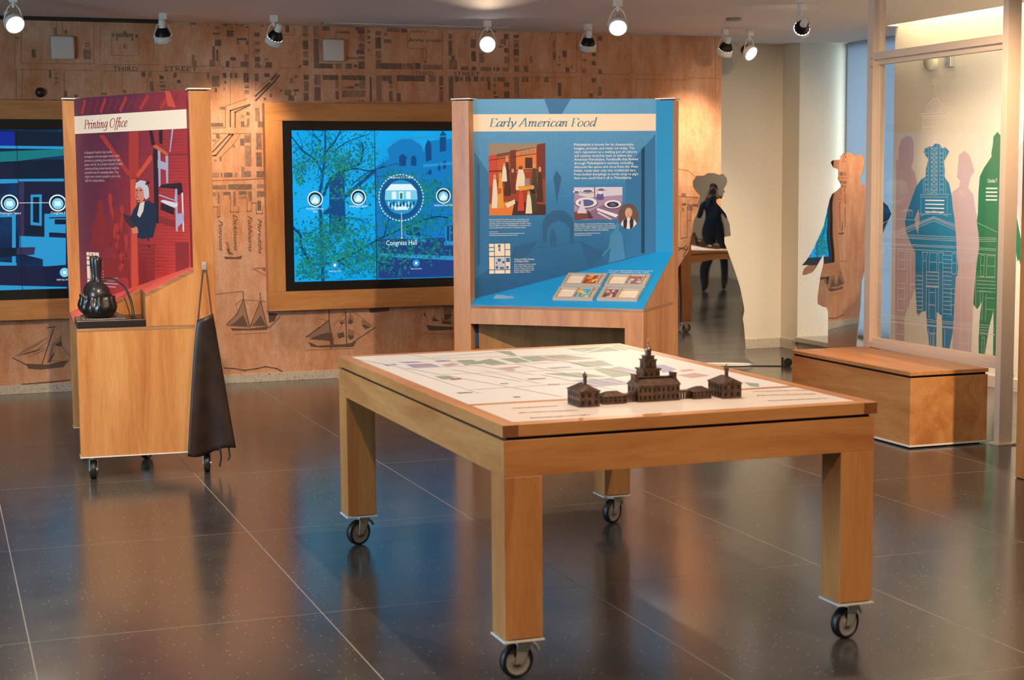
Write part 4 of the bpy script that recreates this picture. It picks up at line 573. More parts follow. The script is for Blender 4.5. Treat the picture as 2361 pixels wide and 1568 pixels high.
for z0,z1,h_,n_ in ((0.066,0.083,0.028,3),(0.100,0.114,0.0195,1)):
    for i in range(n_):
        xc = -h_+2*h_*(i+0.5)/n_; wv.box(xc-0.003,ty-h_-0.0006,z0,xc+0.003,ty-h_+0.001,z1); wv.box(-h_-0.0006,ty+xc-0.003,z0,-h_+0.001,ty+xc+0.003,z1)
mk('tower_windows', wv, BRD, mo, kind='stuff')

# ================================================================== EXHIBIT KIOSKS
L1, L2, PW, ZT, Z1, ZB, PB = 1.121, 0.666, 0.1035, 1.8965, 0.7415, 0.109, 0.0603
Z2 = 1.021; ZS = (Z2-Z1)/(L2-PW)
PT = Vector((-PW+(L1-PW), (L2-PW)-PB, 0)); PWID = PT.length; PT.normalize(); PN = Vector((PT.y,-PT.x,0))
P0 = Vector((-(L1-PW),PB,0))
def panfn(u,v,t): q = P0+PT*u+PN*(0.0005+t); return (q.x,q.y,v)
def deskz(y): return Z1+ZS*max(y,0)
def gradient(name, c0, c1, c2, along, rough=0.45):
    """printed colour wash between panel corners plus faint engraving texture"""
    m, nt, b = nodes(name, rough)
    co = coords(nt, along); gr = N(nt,'ShaderNodeTexGradient'); nt.links.new(co, gr.inputs['Vector'])
    q = N(nt,'ShaderNodeTexNoise', Scale=7.0, Detail=6.0, Roughness=0.7); nt.links.new(coords(nt,(1,1,4)), q.inputs['Vector'])
    ad = N(nt,'ShaderNodeMath', operation='MULTIPLY_ADD'); ad.inputs[1].default_value = 0.22; nt.links.new(q.outputs[0], ad.inputs[0])
    sb = N(nt,'ShaderNodeMath', operation='ADD'); sb.inputs[1].default_value = -0.11; nt.links.new(gr.outputs[0], sb.inputs[0]); nt.links.new(sb.outputs[0], ad.inputs[2])
    nt.links.new(ramp(nt, ad.outputs[0], [(0.05,c0),(0.5,c1),(0.95,c2)]), b.inputs['Base Color']); return m
def kiosk(name, label, loc, rz, pm, sidem, deskm, notch):
    k = empty(name, loc, rz, label, 'kiosk')
    # posts
    for nm, x0, y0 in (('post',-L1,0.0),('post',-PW,L2-PW)):
        p = mk(nm, G().box(x0,y0,ZB+0.006,x0+PW,y0+PW,ZT-0.012), WOODV, k, bevel=0.0015)
        mk('post_cap', G().box(x0-0.004,y0-0.004,ZT-0.006,x0+PW+0.010,y0+PW+0.004,ZT+0.001).box(x0+0.02,y0+0.012,ZT-0.012,x0+PW-0.02,y0+PW-0.012,ZT-0.006,1), [WHITE,GAP], p)
        mk('post_foot', G().box(x0-0.002,y0-0.002,ZB,x0+PW+0.002,y0+PW+0.002,ZB+0.006), WHITE, p)
    # coloured facing on the inner side of the rear post
    mk('post_facing', G().box(-PW+0.001,L2-PW-0.002,deskz(L2-PW)+0.002,-0.001,L2-PW-0.0001,ZT-0.013), sidem, k)
    # graphic panel across the diagonal, its wooden back board
    pa = G().prism([(0,0.5),(PWID,0.5),(PWID,ZT-0.002),(0,ZT-0.002)], lambda u,v,t: tuple(P0+PT*u+PN*t+Vector((0,0,v))), -0.012, 0.0)
    pan = mk('graphic_panel', pa, pm, k)
    mk('back_board', G().prism([(0,ZB+0.006),(PWID,ZB+0.006),(PWID,ZT-0.004),(0,ZT-0.004)], lambda u,v,t: tuple(P0+PT*u+PN*t+Vector((0,0,v))), -0.032, -0.0125), WOODV, k)
    # front board with knee hole, leg at the free corner
    mk('front_board', G().box(-(L1-PW),0,0.637,-0.106,0.018,Z1-0.016), WOODV, k)
    mk('corner_leg', G().box(-0.106,0,ZB+0.006,0,0.018,Z1-0.016), WOODV, k)
    mk('knee_panel', G().prism([(0.02,ZB+0.006),(PWID-0.02,ZB+0.006),(PWID-0.02,0.70),(0.02,0.70)], lambda u,v,t: tuple(P0+PT*u+PN*t+Vector((0,0,v))), 0.006, 0.012), INWOOD, k)
    mk('side_board', G().box(-0.018,0.018,ZB+0.006,0,L2-PW,Z1-0.016), WOODV, k)
    tri = [(-(L1-PW),0.0),(0,0.0),(0,L2-PW),(-PW,L2-PW)]
    mk('desk_board', G().prism([(-L1+PW,0.0),(0.0,0.0),(0.0,L2-PW),(-PW,L2-PW),(-(L1-PW),PB)], lambda u,v,t: (u,v,t), Z1-0.0155, Z1), EDGE, k)
    fo = G().box(-0.106,-0.003,ZB,0.003,0.02,ZB+0.0055).box(-0.02,0.02,ZB,0.003,L2,ZB+0.0055); mk('foot_strip', fo, WHITE, k)
    # sloping desk: solid wedge with coloured top, side cheek of plywood
    NX, NY = (0.330,0.328) if notch else (0.0,0.0)
    def wedge(pts, mm, nm, t0=0.0, t1=0.004):
        g = G(); n_ = len(pts); g.add([(x,y,deskz(y)+t0) for x,y in pts]+[(x,y,deskz(y)+t1) for x,y in pts], [tuple(range(n_,2*n_)),tuple(range(n_-1,-1,-1))]+[(i,(i+1)%n_,n_+(i+1)%n_,n_+i) for i in range(n_)]); return mk(nm, g, mm, k)
    yb = L2-PW; fl_ = (-(L1-PW),0.0); pl = (-(L1-PW),PB); pr_ = (-PW,yb)
    if not notch: pts = [fl_,(0,0),(0,yb),pr_,pl]
    else: pts = [fl_,(-NX,0),(-NX,NY),(0,NY),(0,yb),pr_,pl]
    top_ = wedge(pts, [deskm], 'desk_top')
    cheek = [(NY,Z1+0.001),(yb,Z1+0.001),(yb,Z2-0.001),(NY,deskz(NY)-0.001)] if notch else [(0.0,Z1+0.0002),(yb,Z1+0.0002),(yb,Z2-0.001)]
    mk('side_cheek', G().prism(cheek, lambda u,v,t: (t,u,v), -0.018, -0.0005), WOODV, k)
    if notch:
        ce = [(NY,deskz(NY)-0.017),(yb,Z2-0.017),(yb,Z2-0.0012),(NY,deskz(NY)-0.0012)]
        mk('cheek_edge', G().prism(ce, lambda u,v,t: (t,u,v), -0.0004, 0.001), EDGE, k)
        mk('notch_cheek', G().prism([(0.0,Z1+0.0002),(NY,Z1+0.0002),(NY,deskz(NY)-0.001)], lambda u,v,t: (t,u,v), -NX-0.016, -NX), WOODV, k)
        mk('notch_back', G().box(-NX,NY,Z1+0.0005,-0.018,NY+0.016,deskz(NY)-0.001), INWOOD, k)
        ce = [(0.0,Z1-0.012),(NY,deskz(NY)-0.016),(NY,deskz(NY)-0.0008),(0.0,Z1+0.0012)]
        mk('notch_edge', G().prism(ce, lambda u,v,t: (t,u,v), -NX-0.0002, -NX+0.001), EDGE, k)
    for x, y, an in ((-0.055,0.062,math.pi*0.95),(-(L1-0.052),0.055,math.pi*0.95),(-0.055,L2-0.055,math.pi*0.95),(-0.55,0.36,2.6)):
        caster(k, x, y, ZB, an, 0.046)
    return k, pan, top_
DESKB = mat('teal_desk_laminate', lin(24,150,216), 0.4); SIDEB = mat('teal_post_facing', lin(0,138,194), 0.5)
DESKR = mat('coral_desk_laminate', lin(236,104,92), 0.4); SIDER = mat('crimson_post_facing', lin(150,40,48), 0.5)
PANB = gradient('blue_market_print', lin(16,80,124), lin(40,122,176), lin(90,164,216), (1,1,1))
MATS['blue_market_print'].node_tree  # vertical wash of the print
for n_ in PANB.node_tree.nodes:
    if n_.type == 'TEX_GRADIENT': gn = n_
nt = PANB.node_tree; mpn = [l.from_node for l in nt.links if l.to_node == gn][0]
mpn.inputs['Rotation'].default_value = (0,math.radians(90),0); mpn.inputs['Scale'].default_value = (0.78,1,0.78); mpn.inputs['Location'].default_value = (-0.52,0,0)
PANR = gradient('red_workshop_print', lin(98,44,66), lin(184,58,54), lin(228,86,60), (1,1,1))
nt = PANR.node_tree
for n_ in nt.nodes:
    if n_.type == 'TEX_GRADIENT': gn = n_
mpn = [l.from_node for l in nt.links if l.to_node == gn][0]
mpn.inputs['Rotation'].default_value = (0,math.radians(-32),0); mpn.inputs['Scale'].default_value = (0.72,1,0.72); mpn.inputs['Location'].default_value = (1.10,0,0.0)

kf_, panF, topF = kiosk('exhibit_kiosk', 'wooden kiosk with blue Early American Food panel and teal sloping desk', (3.581,7.801,0), math.radians(-42.116), PANB, SIDEB, DESKB, False)
kp_, panP, topP = kiosk('exhibit_kiosk', 'wooden kiosk with red Printing Office panel and hanging apron', (0.629,7.8996,0), math.radians(-92.697), PANR, SIDER, DESKR, True)
CRM = mat('cream_title_band', lin(246,224,198), 0.5); TB_ = mat('blue_title_ink', lin(70,140,170), 0.5); TR_ = mat('red_title_ink', lin(166,66,66), 0.5)
TXT = mat('pale_panel_text', lin(236,232,226), 0.5)
KP = lambda p: [(a*K,b_*K) for a,b_ in p]
# --- food panel
F_ = Flat(panfn).rect(0.001,1.714,PWID-0.001,1.810,0,0.0004)
F_.make('title_band', [CRM], panF)
F_ = Flat(panfn); a, b_, c_ = KP(FP['title']); title(F_, 'Early American Food', a[0], a[1], c_[1]-a[1], b_[0]-a[0], 0, 0.0008); F_.make('title_lettering', [TB_], panF)
B1 = mat('panel_blue_deep', lin(26,92,138), 0.5); B2 = mat('panel_blue_mid', lin(36,112,164), 0.5); B3 = mat('panel_blue_light', lin(62,132,178), 0.5); B4 = mat('panel_blue_line', lin(120,174,204), 0.5)
F_ = Flat(panfn)
for i in range(74):
    u = 0.012+i*(PWID-0.024)/73; k = (u-0.52)*0.28
    for z0, z1 in ((1.812,1.892),(1.56,1.712)):
        if abs(u-0.50) < 0.055 and z0 > 1.8: continue
        s0 = (1.90-z0); s1 = (1.90-z1)
        F_.line([(min(max(u-k*s0,0.004),PWID-0.004),z0),(min(max(u-k*s1,0.004),PWID-0.004),z1)], 0.0016 if z0 > 1.8 else 0.0009, 3 if z0 > 1.8 else 1, 0.0002)
F_.poly(KP(FP['lamp']),1,0.0003)
for nm, mi in (('pl',1),('prt',1),('pl2',0),('pr2',0),('stl',0),('str',0),('arch',0),('lant',0),('man',0),('lady',2)):
    p = [(min(max(u,0.004),PWID-0.004),v) for u,v in KP(FP[nm])]; F_.poly(p,mi,0.00022+0.00004*len(nm))
for i in range(26): F_.line([(0.02+R.random()*0.3,0.86+R.random()*0.28),(0.35+R.random()*0.6,1.06+R.random()*0.12)] if i%3==0 else [(0.05+0.03*i,1.05),(0.05+0.03*i,1.2)],0.0012,0 if i%2 else 1,0.00018)
F_.make('market_engraving', [B1,B2,B3,B4], panF)
# generic market painting
F_ = Flat(panfn); pq = KP(FP['paint']); x0 = min(p[0] for p in pq); x1 = max(p[0] for p in pq); y0 = min(p[1] for p in pq); y1 = max(p[1] for p in pq)
pc = [(150,58,26),(196,84,34),(110,36,20),(64,26,18),(226,120,48),(232,214,190),(230,150,50),(150,130,112),(60,52,34),(200,60,36),(206,150,110),(90,70,60)]
pm_ = [mat('painting_pigment_%d'%i, lin(*c_), 0.45) for i,c_ in enumerate(pc)]
X = lambda u: x0+(x1-x0)*u; Y = lambda v: y1-(y1-y0)*v
def pp(l, m, t=0.0008): F_.poly([(X(a),Y(b_)) for a,b_ in l], m, t)
F_.rect(x0,y0,x1,y1,0,0.0005)
pp([(0,0),(1,0),(1,.03),(0,.17)],7,.0006); pp([(0,.17),(1,.03),(1,.07),(0,.20)],11,.00062); pp([(0,.84),(.45,.80),(.4,1),(0,1)],4,.0006); pp([(.45,.80),(1,.86),(1,1),(.4,1)],3,.0006)
pp([(.15,.2),(.36,.16),(.36,.5),(.15,.5)],1,.0007); pp([(.48,.12),(.84,.06),(.84,.38),(.48,.40)],4,.0007); pp([(.38,.1),(.48,.09),(.48,.5),(.38,.5)],2,.0007); pp([(.85,.02),(1,.0),(1,.5),(.85,.5)],2,.0007); pp([(0,.17),(.14,.15),(.14,.6),(0,.6)],9,.0007)
for i in range(4): pp([(.55+.07*i,.12-.012*i),(.60+.07*i,.11-.012*i),(.60+.07*i,.165-.012*i),(.55+.07*i,.17-.012*i)],7,.0008)
pp([(.64,.20),(.77,.20),(.77,.35),(.64,.35)],3,.0008); pp([(0,.23),(.85,.14),(.85,.15),(0,.24)],3,.0009); pp([(0,.38),(.95,.36),(.95,.375),(0,.395)],3,.0009)
def person(cx_, top_y, h_, dress, skin=10, wd=.06, t=.001):
    pp([(cx_-wd*.4,top_y+h_*.16),(cx_+wd*.4,top_y+h_*.16),(cx_+wd*.7,top_y+h_*.4),(cx_+wd,top_y+h_),(cx_-wd,top_y+h_),(cx_-wd*.6,top_y+h_*.4)],dress,t)
    F_.disc(X(cx_),Y(top_y+h_*.09),(x1-x0)*wd*.42,(y1-y0)*h_*.08,skin,t+.0001,12)
person(.10,.42,.48,5); person(.20,.40,.50,6); person(.32,.17,.56,3); person(.27,.27,.26,5,wd=.05,t=.0012); person(.42,.35,.35,2); person(.56,.31,.34,5,11,wd=.10); person(.80,.28,.42,8); person(.90,.32,.5,3); person(.56,.60,.34,9); person(.76,.58,.38,8,wd=.10); person(.70,.66,.32,5,10,wd=.06,t=.0013)
pp([(.63,.49),(.72,.49),(.72,.60),(.63,.60)],7,.0014); pp([(.50,.60),(.74,.58),(.72,.64),(.54,.66)],6,.0013); pp([(.28,.84),(.45,.78),(.46,.84),(.32,.90)],5,.0014); pp([(.14,.63),(.22,.62),(.21,.70),(.15,.70)],1,.0014)
F_.make('market_painting', pm_, panF)
# table setting photograph
F_ = Flat(panfn); pq = KP(FP['photo']); x0 = min(p[0] for p in pq); x1 = max(p[0] for p in pq); y0 = min(p[1] for p in pq); y1 = max(p[1] for p in pq)
pc = [(168,142,176),(214,206,226),(88,92,150),(52,40,64),(120,66,56),(232,228,236),(134,106,140)]
fm_ = [mat('photo_tone_%d'%i, lin(*c_), 0.4) for i,c_ in enumerate(pc)]
F_.rect(x0,y0,x1,y1,0,0.0005); pp([(0,.0),(1,0),(1,.25),(.3,.32),(0,.2)],1,.0006); pp([(.6,.55),(1,.45),(1,1),(.3,1),(.25,.8)],6,.0006); pp([(.0,.75),(.3,.72),(.4,.95),(.1,1),(0,1)],4,.0006)
def plate(u,v,ru,rv,inner):
    F_.disc(X(u),Y(v),(x1-x0)*ru,(y1-y0)*rv,3,.0008); F_.disc(X(u),Y(v-.01),(x1-x0)*ru*.94,(y1-y0)*rv*.92,5,.0009); F_.disc(X(u),Y(v),(x1-x0)*ru*.66,(y1-y0)*rv*.62,inner,.001)
plate(.25,.48,.24,.17,2); plate(.80,.54,.19,.14,3); plate(.28,.12,.15,.07,2); plate(.05,.15,.08,.06,2); plate(.56,.07,.10,.05,2)
F_.disc(X(.80),Y(.54),(x1-x0)*.06,(y1-y0)*.05,2,.0012); pp([(.48,.2),(.60,.2),(.62,.36),(.58,.40),(.49,.40),(.45,.34)],2,.0011); F_.disc(X(.54),Y(.17),(x1-x0)*.04,(y1-y0)*.05,5,.0012)
pp([(.14,.40),(.19,.40),(.20,.58),(.27,.80),(.06,.80),(.12,.58)],1,.0014); pp([(.05,.80),(.28,.80),(.26,.97),(.08,.97)],4,.0015); pp([(.41,0),(.43,0),(.44,.34),(.42,.34)],4,.0013); pp([(.48,.64),(.92,.86),(.86,.94),(.46,.70)],5,.0011); pp([(.5,.75),(.8,1),(.74,1),(.48,.8)],1,.0011)
F_.make('table_photograph', fm_, panF)
# oval portrait
F_ = Flat(panfn); a, b_, c_ = KP(FP['oval']); rx = b_[0]-a[0]; ry = c_[1]-a[1]
om = [mat('portrait_%s'%n_, lin(*c2), 0.45) for n_,c2 in (('ground',(98,76,72)),('skin',(222,164,136)),('hair',(176,160,146)),('robe',(40,34,42)),('collar',(226,222,222)),('shade',(150,96,80)))]
F_.disc(a[0],a[1],rx,ry,0,.0010); Q = lambda u,v: (a[0]+rx*u,a[1]+ry*v)
F_.poly([Q(-.75,-.62),Q(-.55,-.30),Q(-.2,-.12),Q(.22,-.12),Q(.6,-.3),Q(.8,-.58),Q(.45,-.88),Q(0,-.99),Q(-.45,-.88)],4,.0011); F_.poly([Q(-.5,-.3),Q(-.18,-.1),Q(-.12,-.4),Q(-.2,-.97),Q(-.5,-.85)],3,.0012); F_.poly([Q(.22,-.1),Q(.5,-.28),Q(.45,-.85),Q(.15,-.98),Q(.1,-.4)],3,.0012)
F_.disc(a[0]+rx*.02,a[1]+ry*.30,rx*.36,ry*.38,2,.0012,16); F_.disc(a[0]-rx*.02,a[1]+ry*.20,rx*.29,ry*.34,1,.0013,16)
for s in (-1,1): F_.disc(a[0]-rx*.03+s*rx*.11,a[1]+ry*.26,rx*.035,ry*.022,3,.0014,8)
F_.poly([Q(-.03,.25),Q(.04,.12),Q(-.06,.12)],5,.0014); F_.line([Q(-.12,.03),Q(.07,.03)],.003,5,.0014)
F_.make('oval_portrait', om, panF)
# panel writing
F_ = Flat(panfn); a, b_, c_ = KP(FP['body'])
body = ['Philadelphia is known for its cheesesteaks,','hoagies, pretzels, and water ice today. The','city’s reputation as a melting pot of cultures','and cuisines stretches back to before the','American Revolution. Foodstuffs that flowed','through Philadelphia’s markets, including','delicacies like spices and citrus from the West','Indies, made their way into traditional fare.','From boiled dumplings to turtle soup to pig’s','feet–you could find it all in Philadelphia.']
wid = [.936,.945,.98,.9,.997,.925,1.0,.965,1.003,.90]
st = (a[1]-c_[1])/9
for i, s in enumerate(body): F_.text(s, a[0], a[1]-i*st, 0.0142, (b_[0]-a[0])*wid[i], 0, 0.0005, 0, bold=0.012)
F_.make('panel_text', [TXT], panF); F_ = Flat(panfn); a, b_, c_ = KP(FP['cap1']); st = (a[1]-c_[1])/4
for i, s in enumerate(['Entrepreneurial free black women sold pepper pot','soup on street corners and in the market stalls for','pennies a bowl. As enterprising street vendors, these','women filled a niche in Philadelphia’s economy that','was an alternative to menial or domestic labor.']): F_.text(s, a[0], a[1]-i*st, 0.0078, (b_[0]-a[0])*(.96,.95,1,.99,.88)[i], 0, 0.0005, 0.15, bold=0.008)
for i in range(3): F_.line([(a[0],a[1]-0.066-i*0.010),(a[0]+(.05,.2,.16)[i],a[1]-0.066-i*0.010)],0.0022,0,0.0005)
F_.make('panel_text', [TXT], panF); F_ = Flat(panfn); a, b_, c_ = KP(FP['cap2']); st = (a[1]-c_[1])/3
for i, s in enumerate(['Dinner guests to the home of beloved rector Bishop','William White enjoyed meals served on fine porcelain','imported from China. White’s dinner guests included','community leaders and powerful politicians.']): F_.text(s, a[0], a[1]-i*st, 0.0078, (b_[0]-a[0])*(.97,1,.99,.84)[i], 0, 0.0005, 0.15, bold=0.008)
for i in range(2): F_.line([(a[0],a[1]-0.050-i*0.010),(a[0]+(.15,.1)[i],a[1]-0.050-i*0.010)],0.0022,0,0.0005)
F_.make('panel_text', [TXT], panF); F_ = Flat(panfn); a, b_, c_ = KP(FP['todd']); st = a[1]-c_[1]
for i, s in enumerate(['Todd and White Houses','on Walnut Street']): F_.text(s, a[0], a[1]-i*st, 0.0095, (b_[0]-a[0])*(1,.72)[i], 0, 0.0005, bold=0.015)
a, b_, c_ = KP(FP['todd2']); st = (a[1]-c_[1])/4
for i, s in enumerate(['Get a glimpse of how people','lived in the 1790s. See the','homes of future First Lady','Dolley (Todd) Madison and','Bishop William White.']): F_.text(s, a[0], a[1]-i*st, 0.0082, (b_[0]-a[0])*(1,.9,.92,.9,.76)[i], 0, 0.0005)
F_.make('panel_text', [TXT], panF)
def minimap(pan, corner, nm, streetc, accents):
    F_ = Flat(panfn); x0 = min(p[0] for p in corner); x1 = max(p[0] for p in corner); y0 = min(p[1] for p in corner); y1 = max(p[1] for p in corner)
    X = lambda u: x0+(x1-x0)*u; Y = lambda v: y1-(y1-y0)*v
    cols = ((0,.235),(.27,.73),(.765,1)); rows = {0:((0,.11),(.14,.24),(.27,.41),(.445,.86),(.885,1)),1:((0,.41),(.445,.86),(.885,1)),2:((0,.19),(.215,.41),(.445,.86),(.885,1))}
    for ci,(u0,u1) in enumerate(cols):
        for v0,v1 in rows[ci]: F_.rect(X(u0),Y(v1),X(u1),Y(v0),0,0.0005)
    for u0,v0,u1,v1 in ((.42,.03,.54,.13),(.45,.15,.53,.25),(.40,.5,.55,.6),(.62,.58,.72,.66),(.30,.75,.42,.84),(.50,.78,.70,.85),(.80,.47,.98,.62),(.80,.75,.92,.84),(.32,.62,.38,.68)): F_.rect(X(u0),Y(v1),X(u1),Y(v0),1,0.0007)
    for u0,v0,u1,v1 in ((.30,.47,.70,.84),): F_.rect(X(u0),Y(v1),X(u1),Y(v0),2,0.0006)
    F_.make(nm, [CRM]+accents, pan)
minimap(panF, KP(FP['map']), 'street_diagram', None, [B2,mat('diagram_tint',lin(196,196,200),.5)])
# teal desk prints
def deskfn(u,v,t): return (u, v, deskz(v)+0.0045+t)
F_ = Flat(deskfn)
F_.text('Test your knowledge of food and drink', -0.321, 0.362, 0.0105, 0.262, 0, 0, 0.25, bold=0.008); F_.text('popular in Philadelphia in the 1700s.', -0.321, 0.345, 0.0105, 0.245, 0, 0, 0.25, bold=0.008)
F_.make('desk_text', [TXT], topF); F_ = Flat(deskfn)
for i in range(5): F_.line([(-0.905,0.098-i*0.008),(-0.905+(.06,.11,.125,.12,.09)[i],0.096-i*0.008)],0.0022,0,0)
F_.make('desk_text', [TXT], topF)
FRM = mat('grey_frame_paint', lin(176,166,156), 0.5); CARD = mat('cream_card', lin(240,220,196), 0.6)
pcs = [[(150,60,24),(226,140,50),(196,96,36),(240,190,90)],[(150,96,92),(120,110,116),(190,120,100),(210,196,188)],[(40,170,206),(226,150,70),(120,200,214),(240,200,120)],[(96,74,72),(150,110,100),(206,186,176),(180,60,50)]]
for i,(ax0,ax1,by0,by1,side) in enumerate(((-.544,-.310,.192,.311,1),(-.290,-.054,.195,.308,1),(-.546,-.311,.058,.175,1),(-.288,-.056,.061,.174,-1))):
    bt = 0.014
    def dfn(u,v,t): return (u,v,deskz(v)+0.0042+t)
    g = G()
    for (x0,x1,y0,y1) in ((ax0,ax1,by0,by0+bt),(ax0,ax1,by1-bt,by1),(ax0,ax0+bt,by0+bt,by1-bt),(ax1-bt,ax1,by0+bt,by1-bt)):
        g.prism([(x0,y0),(x1,y0),(x1,y1),(x0,y1)], dfn, 0, 0.016)
    fr_ = mk('sliding_frame', g, FRM, kf_, bevel=0.001)
    mk('answer_card', G().prism([(ax0+bt,by0+bt),(ax1-bt,by0+bt),(ax1-bt,by1-bt),(ax0+bt,by1-bt)], dfn, 0, 0.002), CARD, fr_)
    wd = (ax1-ax0)*0.42; sx0 = (ax1-bt-wd-0.012) if side > 0 else ax0+bt+0.002; sx1 = sx0+wd
    tm_ = [mat('tile_%d_%d'%(i,j), lin(*c_), 0.4) for j,c_ in enumerate(pcs[i])]
    T_ = Flat(dfn); T_.rect(sx0,by0+bt+0.001,sx1,by1-bt-0.001,0,0.009)
    rr_ = random.Random(i*5+2)
    for j in range(22): T_.disc(sx0+0.014+rr_.random()*(sx1-sx0-0.028),by0+bt+0.012+rr_.random()*(by1-by0-2*bt-0.024),0.004+rr_.random()*0.010,None,1+j%3,0.0092+j*0.00003,10)
    T_.make('picture_tile', tm_, fr_)
    g = G()
    for xx in (sx0,sx1-0.010): g.prism([(xx,by0+bt*0.6),(xx+0.010,by0+bt*0.6),(xx+0.010,by1-bt*0.6),(xx,by1-bt*0.6)], dfn, 0.008, 0.020)
    mk('slider_rail', g, FRM, fr_, bevel=0.001)
    T_ = Flat(dfn); cx0 = ax0+bt+0.004 if side > 0 else sx1+0.004; cx1 = sx0-0.004 if side > 0 else ax1-bt-0.004
    for j in range(5): T_.line([(cx0,by1-bt-0.020-j*0.012),(cx0+(cx1-cx0)*(.9,.8,.95,.7,.85)[j],by1-bt-0.020-j*0.012)],0.0016,0,0.0024)
    T_.make('card_lines', [mat('faint_grey_print',lin(176,160,146),.6)], fr_)
# --- printing office panel
F_ = Flat(panfn).rect(0.001,1.706,PWID-0.001,1.800,0,0.0012); F_.make('title_band', [CRM], panP)
F_ = Flat(panfn); a, b_, c_ = KP(PP['title']); title(F_, 'Printing Office', a[0], a[1]+0.003, 0.047, b_[0]-a[0], 0, 0.0016); F_.make('title_lettering', [TR_], panP)
rm = {'d':(138,44,46),'m':(172,56,50),'l':(204,78,58),'k':(48,28,38),'g':(168,160,186),'w':(214,206,214),'o':(196,96,60)}
rmm = [mat('workshop_'+k, lin(*v), 0.5) for k,v in rm.items()]; ri_ = {k:i for i,k in enumerate(rm)}
F_ = Flat(panfn); ii = 0
for nm, cc in (('beam6','d'),('beam1','l'),('beam2','m'),('beam3','l'),('beam4','m'),('beam5','l'),('fig1','d'),('fig2','d'),('desk','d'),('chest','d'),('panel1','d'),('panel2','d'),('p6','k'),('p7','k'),('p8','g'),('press2','k'),('press1','o'),('press4','g'),('press5','g'),('press3','g'),('press6','k'),('press7','g'),('press8','w'),('press9','k'),('press10','w'),('press11','g'),('press12','d')):
    ii += 1; F_.poly([(min(max(u,0.003),PWID-0.003),v) for u,v in KP(PP[nm])], ri_[cc], 0.0003+ii*0.00003)
for i in range(44): F_.line([(0.34+0.05*(i%4),0.98+i*0.016),(1.03,0.985+i*0.016)],0.0016,0,0.0002)
for i in range(14): F_.line([(0.08+0.062*i,1.818),(0.11+0.066*i,1.874)],0.012 if i%3 else 0.024,0 if i%3 else 1,0.00015)
for u,v,q_ in ((0.33,1.36,1),(0.44,1.30,-1),(0.36,1.20,1),(0.47,1.15,-1)): F_.disc(u,v,0.022,0.028,1,0.00125); F_.line([(u,v-0.03),(u+0.03*q_,v-0.12),(u+0.07*q_,v-0.16)],0.03,1,0.00124); F_.line([(u+0.03*q_,v-0.1),(u-0.02*q_,v-0.24)],0.02,0,0.00126)
for i in range(9): F_.line([(0.60,1.0+i*0.022),(0.80,1.0+i*0.022)],0.003,1,0.0013)
F_.make('workshop_engraving', rmm, panP)
F_ = Flat(panfn)
pmat = [mat('sitter_%s'%n_, lin(*c2), 0.5) for n_,c2 in (('coat',(30,46,66)),('shirt',(220,204,192)),('face',(212,128,104)),('wig',(196,192,196)),('dark',(36,28,36)),('book',(70,44,52)))]
for j,(nm,mi) in enumerate((('coat',0),('shirt',1),('hand',2),('book',5),('face',2),('wig',3),('bow',4))): F_.poly(KP(PP[nm]), mi, 0.0014+j*0.0001)
fa = KP(PP['face']); fxm = sum(p[0] for p in fa)/len(fa); fym = sum(p[1] for p in fa)/len(fa)
F_.disc(fxm-0.028,fym+0.022,0.008,0.004,4,0.0023,8); F_.disc(fxm+0.008,fym+0.022,0.009,0.004,4,0.0023,8); F_.line([(fxm-0.022,fym+0.016),(fxm-0.032,fym-0.012),(fxm-0.018,fym-0.014)],0.004,5,0.0023); F_.line([(fxm-0.026,fym-0.030),(fxm+0.002,fym-0.030)],0.004,5,0.0023)
for j in range(4): F_.disc(fxm+0.055+0.004*j,fym-0.16-0.035*j,0.006,None,4,0.0022,8)
F_.make('seated_sitter', pmat, panP)
F_ = Flat(panfn); a, b_, c_ = KP(PP['body']); st = (a[1]-c_[1])/7
PTX = mat('dim_panel_text', lin(198,170,172), 0.5)
for i, s in enumerate(['In Benjamin Franklin’s day, books,','newspapers, and even paper money were','printed on a printing press using lead type,','paper, and ink. As a printer himself, Franklin','understood that printed words could be','powerful tools for spreading ideas. They','might even convince people to join in the','fight for independence.']): F_.text(s, a[0], a[1]-i*st, 0.0145, (b_[0]-a[0])*(.75,.93,.96,1,.91,.9,.94,.53)[i], 0, 0.0005, bold=0.004)
F_.make('panel_text', [PTX], panP); F_ = Flat(panfn); a, b_, c_ = KP(PP['todd'])
F_.text('Franklin Court', a[0], a[1], 0.011, 0.10, 0, 0.0005, bold=0.01); F_.text('Printing Office', a[0], a[1]-0.017, 0.011, 0.105, 0, 0.0005, bold=0.01)
for i in range(6): F_.line([(a[0],a[1]-0.042-i*0.016),(a[0]+(.13,.12,.14,.13,.14,.12)[i],a[1]-0.042-i*0.016)],0.005,0,0.0005)
F_.make('panel_text', [PTX], panP)
minimap(panP, KP(PP['map']), 'street_diagram', None, [mat('diagram_rose',lin(176,120,120),.5),mat('diagram_tint_warm',lin(206,190,184),.5)])
# dark ink slab in the notch with two tether sockets
sl = mk('ink_slab', G().box(-0.326,0.001,Z1+0.001,-0.001,0.327,0.778), DARKWOOD, kp_, bevel=0.002)
SLATE, nt, b = nodes('slate_mat', 0.55); q = N(nt,'ShaderNodeTexNoise', Scale=60.0, Detail=4.0); nt.links.new(coords(nt,(1,4,1)), q.inputs['Vector']); nt.links.new(ramp(nt,q.outputs[0],[(0.35,lin(60,52,50)),(0.65,lin(140,124,116))]), b.inputs['Base Color'])
mk('ink_stone', G().box(-0.30,0.03,0.778,-0.02,0.235,0.786), SLATE, sl, bevel=0.002)
mk('tether_socket', G().box(-0.10,0.262,0.778,-0.05,0.292,0.781).box(-0.22,0.262,0.778,-0.17,0.292,0.781), BLACK, sl)
